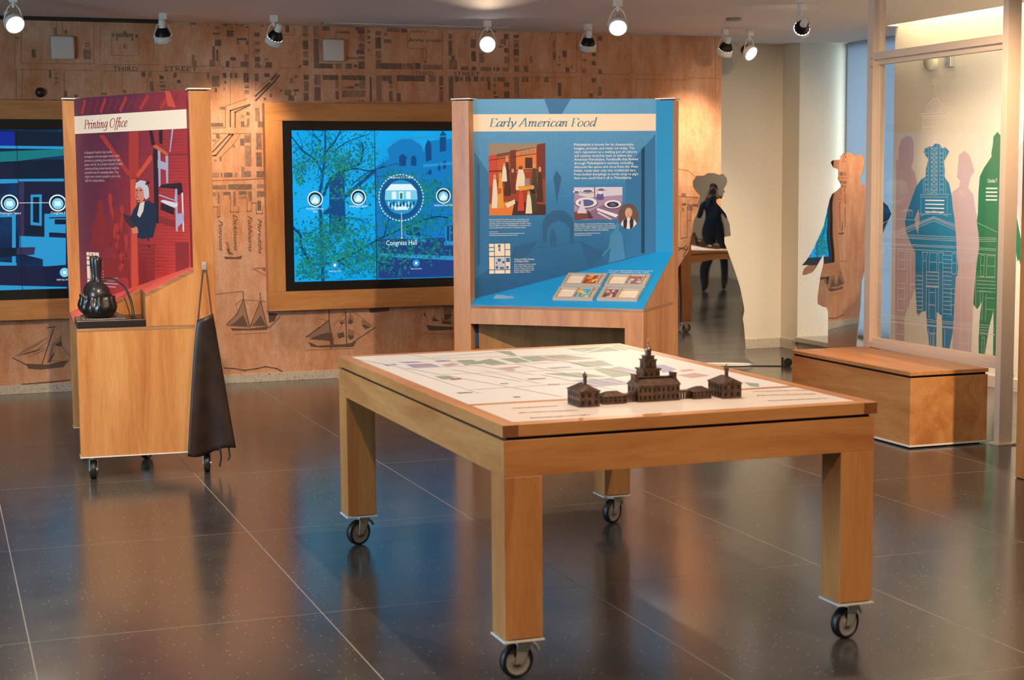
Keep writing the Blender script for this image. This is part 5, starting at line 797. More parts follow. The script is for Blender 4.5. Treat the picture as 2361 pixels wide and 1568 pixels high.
# coat hook on the post
HK = G().box(0.0,L2-0.062,1.008,0.004,L2-0.040,1.050).box(0.004,L2-0.058,1.012,0.018,L2-0.044,1.018).box(0.016,L2-0.060,1.012,0.021,L2-0.042,1.044)
mk('coat_hook', HK, STEEL, kp_, bevel=0.001)
# ================================================================== INK BALLS, APRON
def kpos(k, x, y, z): return Matrix.Rotation(k.rotation_euler.z,4,'Z') @ Vector((x,y,z)) + k.location
LEA, nt, b = nodes('black_leather', 0.32); b.inputs['Base Color'].default_value = (*lin(24,20,19),1); b.inputs['Coat Weight'].default_value = 0.4; b.inputs['Coat Roughness'].default_value = 0.2
q = N(nt,'ShaderNodeTexNoise', Scale=120.0, Detail=3.0); nt.links.new(coords(nt), q.inputs['Vector']); bp = N(nt,'ShaderNodeBump', Strength=0.25, Distance=0.002); nt.links.new(q.outputs[0], bp.inputs['Height']); nt.links.new(bp.outputs[0], b.inputs['Normal'])
EBON = mat('ebonised_wood', lin(38,34,34), 0.33, coat=0.3); CABL = mat('black_tether', lin(34,30,32), 0.3)
def ink_ball(x, y, label, sock):
    o = empty('ink_ball', kpos(kp_, x, y, 0.786), kp_.rotation_euler.z, label, 'ink ball', 'ink balls on the dark slab')
    fr = lambda t, z: 1.0+(0.0 if z < 0.02 else min(1.0,(z-0.02)/0.07))*(0.09*math.cos(11*t)+0.04*math.cos(17*t+1.0))
    mk('leather_pad', G().lathe([(0.002,0.0),(0.045,0.0),(0.070,0.010),(0.083,0.030),(0.087,0.048),(0.081,0.068),(0.073,0.086),(0.074,0.104),(0.069,0.106),(0.060,0.08)],66,(0,0,0),0,fr), LEA, o)
    mk('wooden_dome', G().lathe([(0.052,0.07),(0.060,0.105),(0.057,0.130),(0.045,0.153),(0.027,0.168),(0.019,0.174)],32), EBON, o)
    mk('handle', G().lathe([(0.0155,0.168),(0.019,0.171),(0.0155,0.176),(0.017,0.205),(0.0205,0.245),(0.0225,0.280),(0.0215,0.291),(0.016,0.294)],24), EBON, o)
    sx, sy = sock[0]-x, sock[1]-y
    pts = [(0.012,0.0,0.174)]
    for i in range(1,13):
        t = i/12; pts.append((sx*t*t, sy*(1-(1-t)**1.9), 0.174*(1-t**2.6)+0.022*math.sin(math.pi*min(1,t*1.3))*(1-t)-0.006*t))
    mk('tether', G().tube(pts,0.0032,8), CABL, o)
    return o
ink_ball(-0.100,0.112,'black leather ink ball with upright handle, front one on the dark slab',(-0.075,0.277))
ink_ball(-0.290,0.105,'black leather ink ball half hidden behind the front one on the slab',(-0.195,0.277))
APR, nt, b = nodes('brown_leather', 0.42); q = N(nt,'ShaderNodeTexNoise', Scale=9.0, Detail=5.0); nt.links.new(coords(nt), q.inputs['Vector']); nt.links.new(ramp(nt,q.outputs[0],[(0.3,lin(30,19,16)),(0.7,lin(54,36,29))]), b.inputs['Base Color'])
ap = empty('leather_apron', kpos(kp_,0.02,0.614,1.02), kp_.rotation_euler.z, 'dark brown leather apron hanging from the hook on the red kiosk', 'apron')
g = G(); NU, NV = 22, 30; vs = []
for j in range(NV+1):
    v = j/NV
    y0 = (0.571-0.065*v**0.8)-0.614; y1 = (0.648+0.094*v)-0.614; zt = lambda u: (0.768+0.030*u)-1.02; zb_ = lambda u: (0.098+0.024*u-0.012*math.sin(u*6))-1.02
    for i in range(NU+1):
        u = i/NU; yy = y0+(y1-y0)*u; zz = zt(u)+(zb_(u)-zt(u))*v
        x = 0.012+0.014*math.sin(u*math.pi)*(1-0.4*v)+0.018*v*math.sin(u*8.5+0.6)*0.6+0.010*math.sin(u*5+v*2.0)*v
        vs.append((x,yy,zz))
fs = [(j*(NU+1)+i,j*(NU+1)+i+1,(j+1)*(NU+1)+i+1,(j+1)*(NU+1)+i) for j in range(NV) for i in range(NU)]
g.add(vs,fs,0,True); o = mk('apron_body', g, APR, ap); so = o.modifiers.new('solid','SOLIDIFY'); so.thickness = 0.003
STR = mat('tan_strap', lin(96,62,40), 0.5)
for y0, y1 in ((-0.040,-0.008),(0.030,0.008)): mk('neck_strap', G().tube([(0.014,y0,-0.250),(0.012,(y0+y1)/2,-0.12),(0.006,y1,-0.004)],0.004,6), STR, ap)
for y0 in (0.050,0.092): mk('waist_tie', G().tube([(0.012,y0,-0.88),(0.014,y0+0.006,-0.94),(0.016,y0-0.004,-0.955 if y0 > .08 else -0.985)],0.0055,6), APR, ap)

# ================================================================== BENCH
bn = empty('storage_bench', (5.079,7.77,0), 0, 'low wooden box bench with lid beside the white framed glass screen', 'bench')
mk('box_body', G().box(-0.244,-0.62,0.018,0.244,0.62,0.378), WOODY, bn, bevel=0.002)
mk('lid', G().box(-0.247,-0.622,0.390,0.247,0.622,0.411), WOODY, bn, bevel=0.002)
mk('lid_gap', G().box(-0.235,-0.61,0.378,0.235,0.61,0.390), GAP, bn)
mk('base_strip', G().box(-0.248,-0.624,0.008,0.248,0.624,0.018), WHITE, bn, bevel=0.001)
mk('underside_gap', G().box(-0.22,-0.59,0,0.22,0.59,0.008), GAP, bn)  # one dark slab painted as the shaded gap under the bench

# ================================================================== GLASS SCREEN
gs = empty('glass_screen', (5.38,7.73,0), 0, 'tall cream framed glass screen etched with white line drawing of a hall', 'screen')
def gy(y): return y-7.73
p = mk('frame_post', G().box(-0.045,gy(7.06),0.012,0.040,gy(7.105),CEIL-0.001), CREAMP, gs, bevel=0.002)
mk('foot_plate', G().box(-0.06,gy(7.045),0.0,0.065,gy(7.125),0.012), CREAMP, p, bevel=0.002)
p = mk('frame_post', G().box(-0.045,gy(8.335),0.012,0.040,gy(8.40),CEIL-0.001).box(-0.012,gy(8.318),0.45,0.018,gy(8.335),CEIL-0.001), CREAMP, gs, bevel=0.002)
mk('foot_plate', G().box(-0.045,gy(8.32),0.0,0.065,gy(8.42),0.012), CREAMP, p, bevel=0.002)
mk('top_rail', G().box(-0.045,gy(7.105),2.142,0.028,gy(8.335),2.185), CREAMP, gs, bevel=0.002)
mk('top_channel', G().box(-0.022,gy(7.105),2.112,0.018,gy(8.335),2.142), CREAMP, gs)
mk('bottom_rail', G().box(-0.045,gy(7.105),0.412,0.028,gy(8.335),0.448).box(-0.030,gy(7.105),0.448,0.018,gy(8.335),0.470), CREAMP, gs, bevel=0.002)
mk('bolt', G().cyl((-0.047,gy(8.345),2.150),(-0.051,gy(8.345),2.150),0.006,n=10).cyl((-0.047,gy(8.345),2.10),(-0.051,gy(8.345),2.10),0.006,n=10), STEEL, gs)
pane = mk('pane', G().box(-0.004,gy(7.105),0.455,0.004,gy(8.335),2.14), PANE, gs)
ETCH = bpy.data.materials.new('white_etching'); ETCH.use_nodes = True; nt = ETCH.node_tree; pb = nt.nodes['Principled BSDF']; pb.inputs['Base Color'].default_value = (*lin(236,226,212),1); pb.inputs['Alpha'].default_value = 0.6
F_ = Flat(lambda u,v,t: (-0.0046-t, gy(u), v))
for l in GLASS:
    F_.line([(min(max(a*K,7.11),8.33),min(max(b_*K,0.472),2.11)) for a,b_ in l], 0.0034, 0, 0.0)
F_.make('etched_drawing', [ETCH], pane)
et = F_
# tall wooden panel cut by the right edge of the view
tp_ = empty('display_pylon', (4.90,5.9,0), 0, 'tall wooden display pylon cut off by the right edge of the view', 'pylon')
mk('board', G().box(-0.072,-0.35,0.004,0.05,0.358,2.2), WOODV, tp_, bevel=0.002)
mk('cap_plate', G().box(-0.076,-0.354,2.2,0.054,0.362,2.208), WHITE, tp_)
mk('foot_plate', G().box(-0.068,-0.345,0.0,0.046,0.353,0.004), GAP, tp_)
# devices on the right wall
(y1_,z1_),(y0_,z0_),(y3_,z3_),(y2_,z2_) = [(a*K,b_*K) for a,b_ in RW['dev']]
g = G().lathe([(0.062,0.0),(0.062,0.03),(0.056,0.045),(0.002,0.048)],24); g.v = [(XR-v[2],(y0_+y1_)/2+v[0],2.275+v[1]*1.15) for v in g.v]
tag(mk('wall_alarm', g, mat('ivory_plastic',lin(226,220,190),0.45)), 'rounded ivory alarm sounder high on the figure mural wall', 'alarm')
bx_ = empty('junction_box', (XR,(y2_+y3_)/2,2.26), 0, 'small grey metal box beside the alarm on the mural wall', 'box')
mk('box_body', G().box(-0.04,-0.034,-0.045,0,0.034,0.045), STEEL, bx_, bevel=0.003); mk('face_screws', G().cyl((-0.04,0,0.025),(-0.044,0,0.025),0.007,n=10).cyl((-0.04,0,-0.025),(-0.044,0,-0.025),0.007,n=10), GREYP, bx_)
# ================================================================== MIRROR FIGURES
MIR, nt, b = nodes('mirror_acrylic', 0.015); b.inputs['Metallic'].default_value = 1.0; b.inputs['Base Color'].default_value = (0.86,0.85,0.83,1)
q = N(nt,'ShaderNodeTexNoise', Scale=3.2, Detail=0.0); nt.links.new(coords(nt,(1,1,1.3)), q.inputs['Vector']); bp = N(nt,'ShaderNodeBump', Strength=0.12, Distance=0.008); nt.links.new(q.outputs[0], bp.inputs['Height']); nt.links.new(bp.outputs[0], b.inputs['Normal'])
ACR = mat('acrylic_edge', lin(120,132,128), 0.2, 0.2)
def tilted(o, t): o.rotation_euler.x = t
wd_ = Vector((0.4551,0.8904,0)); wang = math.atan2(-wd_.x, wd_.y)
wm = empty('mirror_figure', (5.72,10.97,0), wang, 'mirror cut-out of a woman in a long dress by the cream wall', 'mirror figure')
o = mk('mirror_sheet', G().prism([(max(a*K,-0.40),max(b_*K,0.018)) for a,b_ in WOM], lambda u,v,t: (u,t,v), -0.003, 0.003, 0, 1), [MIR,ACR], wm)
tilted(o, -0.0085)
mk('base_plate', G().prism([(0.19*math.cos(2*math.pi*i/36)+0.02,0.07*math.sin(2*math.pi*i/36)) for i in range(36)], lambda u,v,t: (u,v,t), 0.006, 0.018), WHITE, wm)
mk('base_bar', G().box(-0.25,-0.03,0.0,0.47,0.0,0.006).box(0.455,-0.09,0.0,0.47,0.06,0.012), BLACK, wm)
mk('base_roller', G().cyl((0.49,-0.03,0.032),(0.49,0.03,0.032),0.032,n=20).box(0.44,-0.02,0.006,0.455,0.02,0.07), BLACKR, wm)
mn = Vector((-0.95625,-0.29256,0)); mang = math.atan2(-0.95625,0.29256)
mf = empty('mirror_figure', (5.95,9.6,0), mang, 'mirror cut-out of a man in a cocked hat beside the window', 'mirror figure')
mk('mirror_sheet', G().prism([(a*K,max(b_*K,0.018)) for a,b_ in MAN], lambda u,v,t: (u,t,v), -0.003, 0.003, 0, 1), [MIR,ACR], mf)
mk('base_plate', G().prism([(0.19*math.cos(2*math.pi*i/36),0.10*math.sin(2*math.pi*i/36)) for i in range(36)], lambda u,v,t: (u,v,t), 0.006, 0.018), WHITE, mf)
mk('base_bar', G().box(-0.30,-0.015,0.0,0.30,0.015,0.006), BLACK, mf)

# ================================================================== VIDEO WALLS
def emi(name, col, s=1.0):
    if name in MATS: return MATS[name]
    m = bpy.data.materials.new(name); m.use_nodes = True; nt = m.node_tree; b = nt.nodes['Principled BSDF']
    b.inputs['Base Color'].default_value = (0.005,0.005,0.005,1); b.inputs['Roughness'].default_value = 0.3; b.inputs['Specular IOR Level'].default_value = 0.2
    b.inputs['Emission Color'].default_value = (*col,1); b.inputs['Emission Strength'].default_value = s; m.cycles.emission_sampling = 'NONE'; MATS[name] = m; return m
def emi_tree(name, stops, sc, seed):
    m, nt, b = nodes(name, 0.3); b.inputs['Base Color'].default_value = (0.005,0.005,0.005,1); b.inputs['Specular IOR Level'].default_value = 0.2
    q = N(nt,'ShaderNodeTexNoise', Scale=sc, Detail=6.0, Roughness=0.62); nt.links.new(coords(nt,(1,1,1)), q.inputs['Vector'])
    nt.links.new(ramp(nt,q.outputs[0],stops), b.inputs['Emission Color']); b.inputs['Emission Strength'].default_value = 1.15; return m
SKY = emi_tree('screen_park_sky', [(0.25,lin(0,140,208)),(0.5,lin(0,156,222)),(0.75,lin(16,168,230))], 2.0, 0)
STR2 = emi_tree('screen_street', [(0.3,lin(6,20,44)),(0.5,lin(10,36,70)),(0.7,lin(10,60,110))], 3.0, 0)
def video_wall(name, label, x0, base):
    v = empty(name, (x0,YB,0), 0, label, 'video screen')
    Wd = 2.242; z0, z1 = 0.517, 2.006; yf, bw = -0.085, 0.127
    for (a,c_,e,f_,mm_) in ((0,z1-bw,Wd,z1,WOODX),(0,z0,Wd,z0+bw+0.012,WOODX),(0,z0+bw+0.012,bw,z1-bw,WOODV),(Wd-bw,z0+bw+0.012,Wd,z1-bw,WOODV)):
        mk('frame_board', G().box(a,yf,c_,e,-0.001,f_), mm_, v, bevel=0.002)
    iz0, iz1 = z0+bw+0.012, z1-bw
    bz = G().box(bw,-0.050,iz0,Wd-bw,-0.001,iz1)
    for (a,c_,e,f_) in ((bw,iz0,Wd-bw,iz0+0.066),(bw,iz1-0.066,Wd-bw,iz1),(bw,iz0+0.066,bw+0.068,iz1-0.066),(Wd-bw-0.068,iz0+0.066,Wd-bw,iz1-0.066)): bz.box(a,-0.068,c_,e,-0.050,f_)
    mk('bezel', bz, BLACK, v)
    for i in range(3):
        a = bw+0.068+i*0.6155
        if i: mk('panel_seam', G().box(a-0.002,-0.0668,iz0+0.067,a+0.002,-0.0500,iz1-0.067), BLACK, v)
        mk('screen_panel', G().box(a+0.002,-0.060,iz0+0.067,a+0.6135,-0.050,iz1-0.067), base, v)
    return v
v2 = video_wall('video_wall', 'wood framed video screen showing green trees against blue sky', 2.247, SKY)
v1 = video_wall('video_wall', 'wood framed video screen showing brick street, behind the red kiosk', -0.872, STR2)
def vfn(v): return lambda u,w_,t: (u-v.location.x, -0.0605-t, w_)
WHT = emi('screen_white', lin(225,245,250)); CYN = emi('screen_cyan', lin(120,205,235)); LTB = emi('screen_light_blue', lin(40,150,205)); DKB = emi('screen_dark', lin(8,30,52)); BRK = emi('screen_brick', lin(30,62,128)); BLD = emi('screen_stone_blue', lin(8,122,192)); BLD2 = emi('screen_stone_shadow', lin(6,74,132)); TRK = emi('screen_branch', lin(4,58,96)); TRK2 = emi('screen_trunk', lin(4,76,128))
LV = [emi('screen_leaf_%d'%i, lin(*c_)) for i,c_ in enumerate(((12,118,124),(20,132,112),(6,104,132),(36,146,104)))]
S = vfn(v2); ZL, ZH = 0.724, 1.813; XL2, XH2 = 2.443, 3.66
clampp = lambda p: [(min(max(u,XL2),4.285),min(max(v,ZL),ZH)) for u,v in p]
F_ = Flat(S)
F_.poly(clampp(KP(SC['tower'])),1,0.0002)
bq = KP(SC['build'][0]); bq = [(4.28 if u > 3.62 else u, v) for u,v in bq]; F_.poly(clampp(bq),0,0.0002); F_.rect(3.07,0.73,4.28,1.02,3,0.0003); F_.poly(clampp(KP(SC['cupola'])),0,0.0003)
F_.line(KP(SC['cupola'])[:6],0.012,2,0.0005); F_.poly(clampp(KP(SC['roof'])),1,0.0003)
for p in SC['arch']+SC['win']: F_.poly(clampp(KP(p)),1,0.0006)
for p in SC['ledge']: F_.poly(clampp([(4.28 if u > 3.62 else u, v) for u,v in KP(p)]),2,0.0006)
for p in SC['win']:
    q = KP(p); F_.line(q+[q[0]],0.008,2,0.0007); F_.line([((q[0][0]+q[1][0])/2,(q[0][1]+q[1][1])/2),((q[2][0]+q[3][0])/2,(q[2][1]+q[3][1])/2)],0.006,2,0.0007)
F_.make('building_picture', [BLD,BLD2,LTB,BRK], v2)
F_ = Flat(S); rr_ = random.Random(3); tips = []
for wd, pts in SC['tree']:
    sp = smooth(KP(pts),5); n_ = len(sp)
    for i,(a,b_) in enumerate(zip(sp,sp[1:])): F_.line(clampp([a,b_]), wd*0.0009*(1-0.55*i/n_), 1 if wd > 25 else 0, 0.0010+wd*0.000004); 
    for i in range(2,n_,2):
        tips.append(sp[i])
        ang = rr_.uniform(0,6.28); p = sp[i]; L = rr_.uniform(0.05,0.16)
        pts2 = [p]
        for k in range(4): ang += rr_.uniform(-.5,.5); p = (p[0]+math.cos(ang)*L/4,p[1]+math.sin(ang)*L/4); pts2.append(p)
        F_.line(clampp(pts2), 0.003, 0, 0.0010); tips.append(p)
F_.make('tree_branches', [TRK,TRK2], v2)
F_ = Flat(S)
def leaf(x, y, s, m):
    if XL2+s < x < 4.27 and ZL+s < y < ZH-s:
        a = rr_.uniform(0,3.14); c_, s_ = math.cos(a)*s, math.sin(a)*s; F_.poly([(x+c_,y+s_),(x-s_*.6,y+c_*.6),(x-c_,y-s_),(x+s_*.6,y-c_*.6)],m,0.0015+rr_.random()*0.0003)
clusters = [(2.62,0.98,.16,.13,420),(2.55,0.80,.14,.08,300),(2.85,0.95,.18,.14,420),(2.75,1.10,.16,.10,260),(3.0,0.86,.18,.12,300),(3.25,1.45,.12,.06,200),(3.42,1.36,.20,.10,320),(3.32,1.15,.20,.10,260),(2.78,1.58,.10,.10,220),(2.62,1.62,.14,.12,160),(2.95,1.62,.15,.10,120),(2.50,1.50,.06,.10,90),(2.9,1.36,.20,.08,140),(3.2,0.95,.2,.1,180),(3.5,0.95,.12,.1,80),(3.85,1.2,.3,.25,300)]
for cx_,cy_,sx,sy,n_ in clusters:
    for i in range(n_): leaf(rr_.gauss(cx_,sx*.6),rr_.gauss(cy_,sy*.6),rr_.uniform(.006,.017),rr_.choice((0,0,1,1,2,2,3)))
for tx_,ty_ in tips:
    for i in range(4): leaf(tx_+rr_.gauss(0,.035),ty_+rr_.gauss(0,.03),rr_.uniform(.004,.010),rr_.choice((0,1,2,2)))
F_.make('tree_leaves', LV, v2)
F_ = Flat(S); ic = KP(SC['icons']); r0, r1 = SC['r'][0]*K, SC['r'][1]*K
F_.line(smooth([(2.444,ic[0][1]+0.004),ic[0],ic[1],ic[2],ic[3],(3.9,1.34)],6),0.0035,1,0.0022)
for i,(x,y) in enumerate(ic):
    if i != 2: F_.disc(x,y,r0,None,3,0.0026); F_.ring(x,y,r0,0.008,0,0.0030); F_.disc(x,y-0.004,r0*.72,None,2,0.0028); F_.poly([(x-r0*.5,y-.012),(x,y+.022),(x+r0*.5,y-.006),(x+r0*.4,y-.03),(x-r0*.45,y-.03)],0,0.0029)
x, y = ic[2]
F_.disc(x,y,r1*.93,None,5,0.0023); F_.ring(x,y,r1,0.007,0,0.0030,88,True); F_.disc(x,y+.004,r1*.74,None,1,0.0025)
F_.poly([(x-.125,y-.015),(x+.125,y-.015),(x+.12,y+.055),(x-.12,y+.055)],2,0.0027); F_.poly([(x-.12,y+.055),(x+.12,y+.055),(x+.075,y+.10),(x-.075,y+.10)],0,0.0027)
for dx in (-.055,0,.055): F_.rect(x+dx-.017,y-.01,x+dx+.017,y+.045,0,0.0028)
F_.rect(x-.010,y-.008,x+.010,y+.035,4,0.0029)
for i in range(16): F_.rect(x-.10+i*.0128,y-.055-.012*(i%3),x-.092+i*.0128,y-.028-.012*(i%3),3 if i%2 else 0,0.0029)
F_.poly([(x-.05,y-.09),(x+.05,y-.09),(x+.06,y-.065),(x-.06,y-.065)],0,0.0029)
F_.text('Temporary U.S. Capitol',x,y+.142,.017,.19,0,0.0031,align='C'); a, b_ = KP(SC['dot']); F_.line([a,b_],0.004,0,0.0031); F_.disc(b_[0],b_[1],.006,None,0,0.0032,10)
lb = KP(SC['labels'])
for p, s, h_, wv in zip(lb, ("President's House",'Site','Washington Square','Independence Hall','Congress Hall','VIEW ALL SITES','VIEW ALL SITES'), (.016,.016,.016,.016,.038,.010,.010), (.125,.03,.135,.14,.235,.085,.085)): F_.text(s,p[0],p[1],h_,wv,0,0.0031,align='C')
for (x,y) in KP(SC['btn']): F_.disc(x,y,.028,None,1,0.0029); F_.rect(x-.009,y-.010,x+.009,y+.010,0,0.0031)
F_.make('screen_interface', [WHT,LTB,CYN,DKB,LV[1],emi('screen_halo',lin(6,84,140))], v2)
S = vfn(v1); F_ = Flat(S); cm = {'dk':0,'sky':1,'lb':2,'gr':3,'br':4,'br2':5}
for i,(c_,p) in enumerate(S1): F_.poly([(min(max(u,-0.66),1.174),min(max(v,ZL),ZH)) for u,v in KP(p)], cm[c_], 0.0002+i*0.00004)
F_.make('street_picture', [DKB,emi('screen_deep_blue',lin(10,40,150)),LTB,LV[0],emi('screen_dark_brick',lin(24,30,60)),emi('screen_mid_brick',lin(52,48,84))], v1)
F_ = Flat(S)
for (x,y) in KP(S1i)[:2]: F_.disc(x,y,.05,None,2,0.0020); F_.ring(x,y,.053,.009,0,0.0022); F_.disc(x,y-.005,.038,None,1,0.0021); F_.rect(x-.02,y-.02,x+.02,y+.012,0,0.0022)
lb = KP(S1l); F_.line([(0.45,lb[3][1]),(1.17,lb[3][1]-.004)],.0035,0,0.0015)
F_.text('Washington Square',lb[0][0],lb[0][1],.018,.14,0,0.0023,align='C'); F_.text('Congress Hall',lb[1][0]+.01,lb[1][1],.018,.12,0,0.0023,align='C')
x, y = KP(S1i)[2]; F_.disc(x,y,.032,None,1,0.0022); F_.rect(x-.01,y-.01,x+.01,y+.01,0,0.0024); F_.text('VIEW ALL SITES',x-.01,y-.055,.012,.09,0,0.0023,align='C')
F_.make('screen_interface', [WHT,CYN,DKB], v1)

# ================================================================== WALL BOXES
GRYB = mat('taupe_plastic', lin(216,204,192), 0.55)
for x, z, lb_ in ((0.880,2.367,'square taupe wall speaker left of the wall lettering THIRD STREET'),(2.772,2.389,'square taupe wall speaker above the larger video screen')):
    sp_ = empty('wall_speaker', (x,YB,z), 0, lb_, 'speaker', 'square speakers on the map wall')
    mk('speaker_body', G().box(-0.077,-0.05,-0.079,0.077,-0.0012,0.079), GRYB, sp_, bevel=0.014)
    mk('speaker_grille', G().box(-0.066,-0.0515,-0.068,0.066,-0.050,0.068), GRYB, sp_)
kb = G().lathe([(0.030,0.0),(0.034,0.012),(0.028,0.03),(0.002,0.034)],24); kb.v = [(0.723+v[0],YB-0.0012-v[2],2.064+v[1]) for v in kb.v]
tag(mk('wall_sensor', kb, mat('dark_bronze_knob',lin(48,30,30),0.4)), 'dark round sensor knob on the map wall below the left speaker', 'sensor')

# ================================================================== SPOTLIGHTS
def spotlight(x, y, yaw, tilt, label, power, size=52, blend=1.0, drop=0.165, col=WARM, group='ceiling spotlights', lens=9.0, cz=None):
    cz = CEIL if cz is None else cz
    s = empty('track_spotlight', (x,y,cz), 0, label, 'spotlight', group)
    mk('ceiling_mount', G().box(-0.024,-0.024,-0.045,0.024,0.024,0.0), WHITE, s, bevel=0.003)
    Mx = Matrix.Rotation(yaw,3,'Z'); Mh = Mx @ Matrix.Rotation(tilt,3,'X')   # beam leaves along local -Z, tilt swings it towards +Y of yaw
    pv = Vector((0,0,-drop))
    def place(g, M_, off=pv): g.v = [tuple(M_@Vector(v)+off) for v in g.v]; return g
    yk = G()
    for q_ in (-1,1): yk.tube([(0.008*q_,0,drop-0.05),(0.036*q_,0,0.085),(0.057*q_,0,0.03),(0.062*q_,0,0.0)],0.0042,6)
    yk.tube([(0,0,drop-0.044),(0,0,drop-0.075)],0.009,8)
    mk('yoke', place(yk,Mx), WHITE, s)
    mk('lamp_ring', place(G().lathe([(0.054,0.018),(0.058,0.018),(0.060,-0.024),(0.055,-0.026),(0.052,-0.018),(0.052,0.014)],28,ring=True),Mh), WHITE, s)
    mk('heat_sink', place(G().lathe([(0.050,0.016),(0.048,0.030),(0.034,0.062),(0.024,0.072)],28,(0,0,0),0,lambda t,z: 1+0.05*math.cos(14*t)),Mh), DARKM, s)
    mk('lamp_socket', place(G().lathe([(0.024,0.070),(0.022,0.078),(0.022,0.118),(0.016,0.124)],20),Mh), WHITE, s)
    em = mat('lit_lens', (1,1,1), 0.4, emit=(1.0,0.93,0.82), es=lens); em.cycles.emission_sampling = 'NONE'
    mk('lens', place(G().lathe([(0.052,-0.014),(0.040,-0.018),(0.001,-0.018)],24),Mh), em, s)
    if power > 0:
        li = bpy.data.lights.new('spot_beam','SPOT'); li.energy = power*SPOT; li.color = col; li.spot_size = math.radians(size); li.spot_blend = blend; li.shadow_soft_size = 0.03
        lo = bpy.data.objects.new('spot_beam', li); COL.objects.link(lo); lo.parent = s
        M4 = Mh.to_4x4(); lo.matrix_local = Matrix.Translation(pv+Mh@Vector((0,0,-0.028))) @ M4
    return s
def aim(x, y, tx, ty, tz, drop=0.165, cz=None):
    d = Vector((tx-x,ty-y,tz-((cz or CEIL)-drop))); yaw = math.atan2(-d.x,d.y)
    # rotation about local X by tilt sends -Z to (0, sin tilt, -cos tilt)
    return yaw, math.atan2(math.hypot(d.x,d.y),-d.z)
def sp(x, y, target, label, power, **kw):
    yw, tl_ = aim(x,y,*target,cz=kw.get('cz')); return spotlight(x,y,yw,tl_,label,power,**kw)
sp(0.50,10.04,(1.1,8.3,1.2),'lit white track spotlight at the top left corner of the view',110)
sp(1.48,10.82,(1.66,11.42,0.5),'white track spotlight above the red kiosk, its black fins facing the room',80,size=85)
sp(2.21,10.76,(1.96,11.42,1.45),'white track spotlight left of the larger screen, tilted at the map wall',95,size=80)
sp(3.71,10.70,(1.6,4.6,1.2),'glaring white track spotlight facing the camera above the larger screen',150)
sp(4.49,10.74,(4.6,11.42,0.5),'white track spotlight above the blue kiosk, its black fins facing the room',100,size=85)
sp(4.07,9.25,(3.2,7.0,0.6),'lit white track spotlight hung nearest the camera above the blue kiosk',180)
sp(5.64,10.83,(5.6,11.42,1.4),'white track spotlight at right end of map wall, left of its lit twin',120,size=80)
sp(5.87,10.87,(6.7,8.6,0.9),'lit white track spotlight beside the cream recess wall',260)
sp(5.30,9.12,(6.35,12.0,1.3),'white track spotlight tilted by itself near the window end of ceiling',130)
# unseen lamps above the view: table and bench ones inferred, others added for light
OV = 'unseen white track spotlight on the ceiling above the upper edge of the view'
for (x,y,t,pw,sz,hi) in ((2.09,5.30,(2.09,5.25,0.75),360,110,1),(0.6,4.2,(0.8,7.9,1.15),980,44,1),(2.3,4.2,(3.3,8.0,1.3),1080,42,1),(4.0,3.6,(5.15,7.3,0.6),1300,46,1),(3.4,0.6,(2.3,4.2,0.4),520,60,1),(0.2,1.2,(1.0,5.0,0.0),260,90,1),(5.75,7.3,(6.8,8.9,1.0),820,90,0),(-1.6,7.0,(0.3,8.2,0.8),150,60,1),(0.2,0.6,(-0.2,-2.0,1.0),260,90,1),(3.4,0.2,(4.2,-2.2,1.0),260,90,1),(4.6,6.3,(5.36,7.8,1.2),200,80,0),(-1.8,4.4,(-2.0,8.5,0.6),120,70,1)):
    sp(x,y,t,OV,pw,size=sz,group='spotlights above the upper edge of the view',cz=CH if hi else CEIL, col=(1.0,0.84,0.70) if x > 5.5 else WARM)

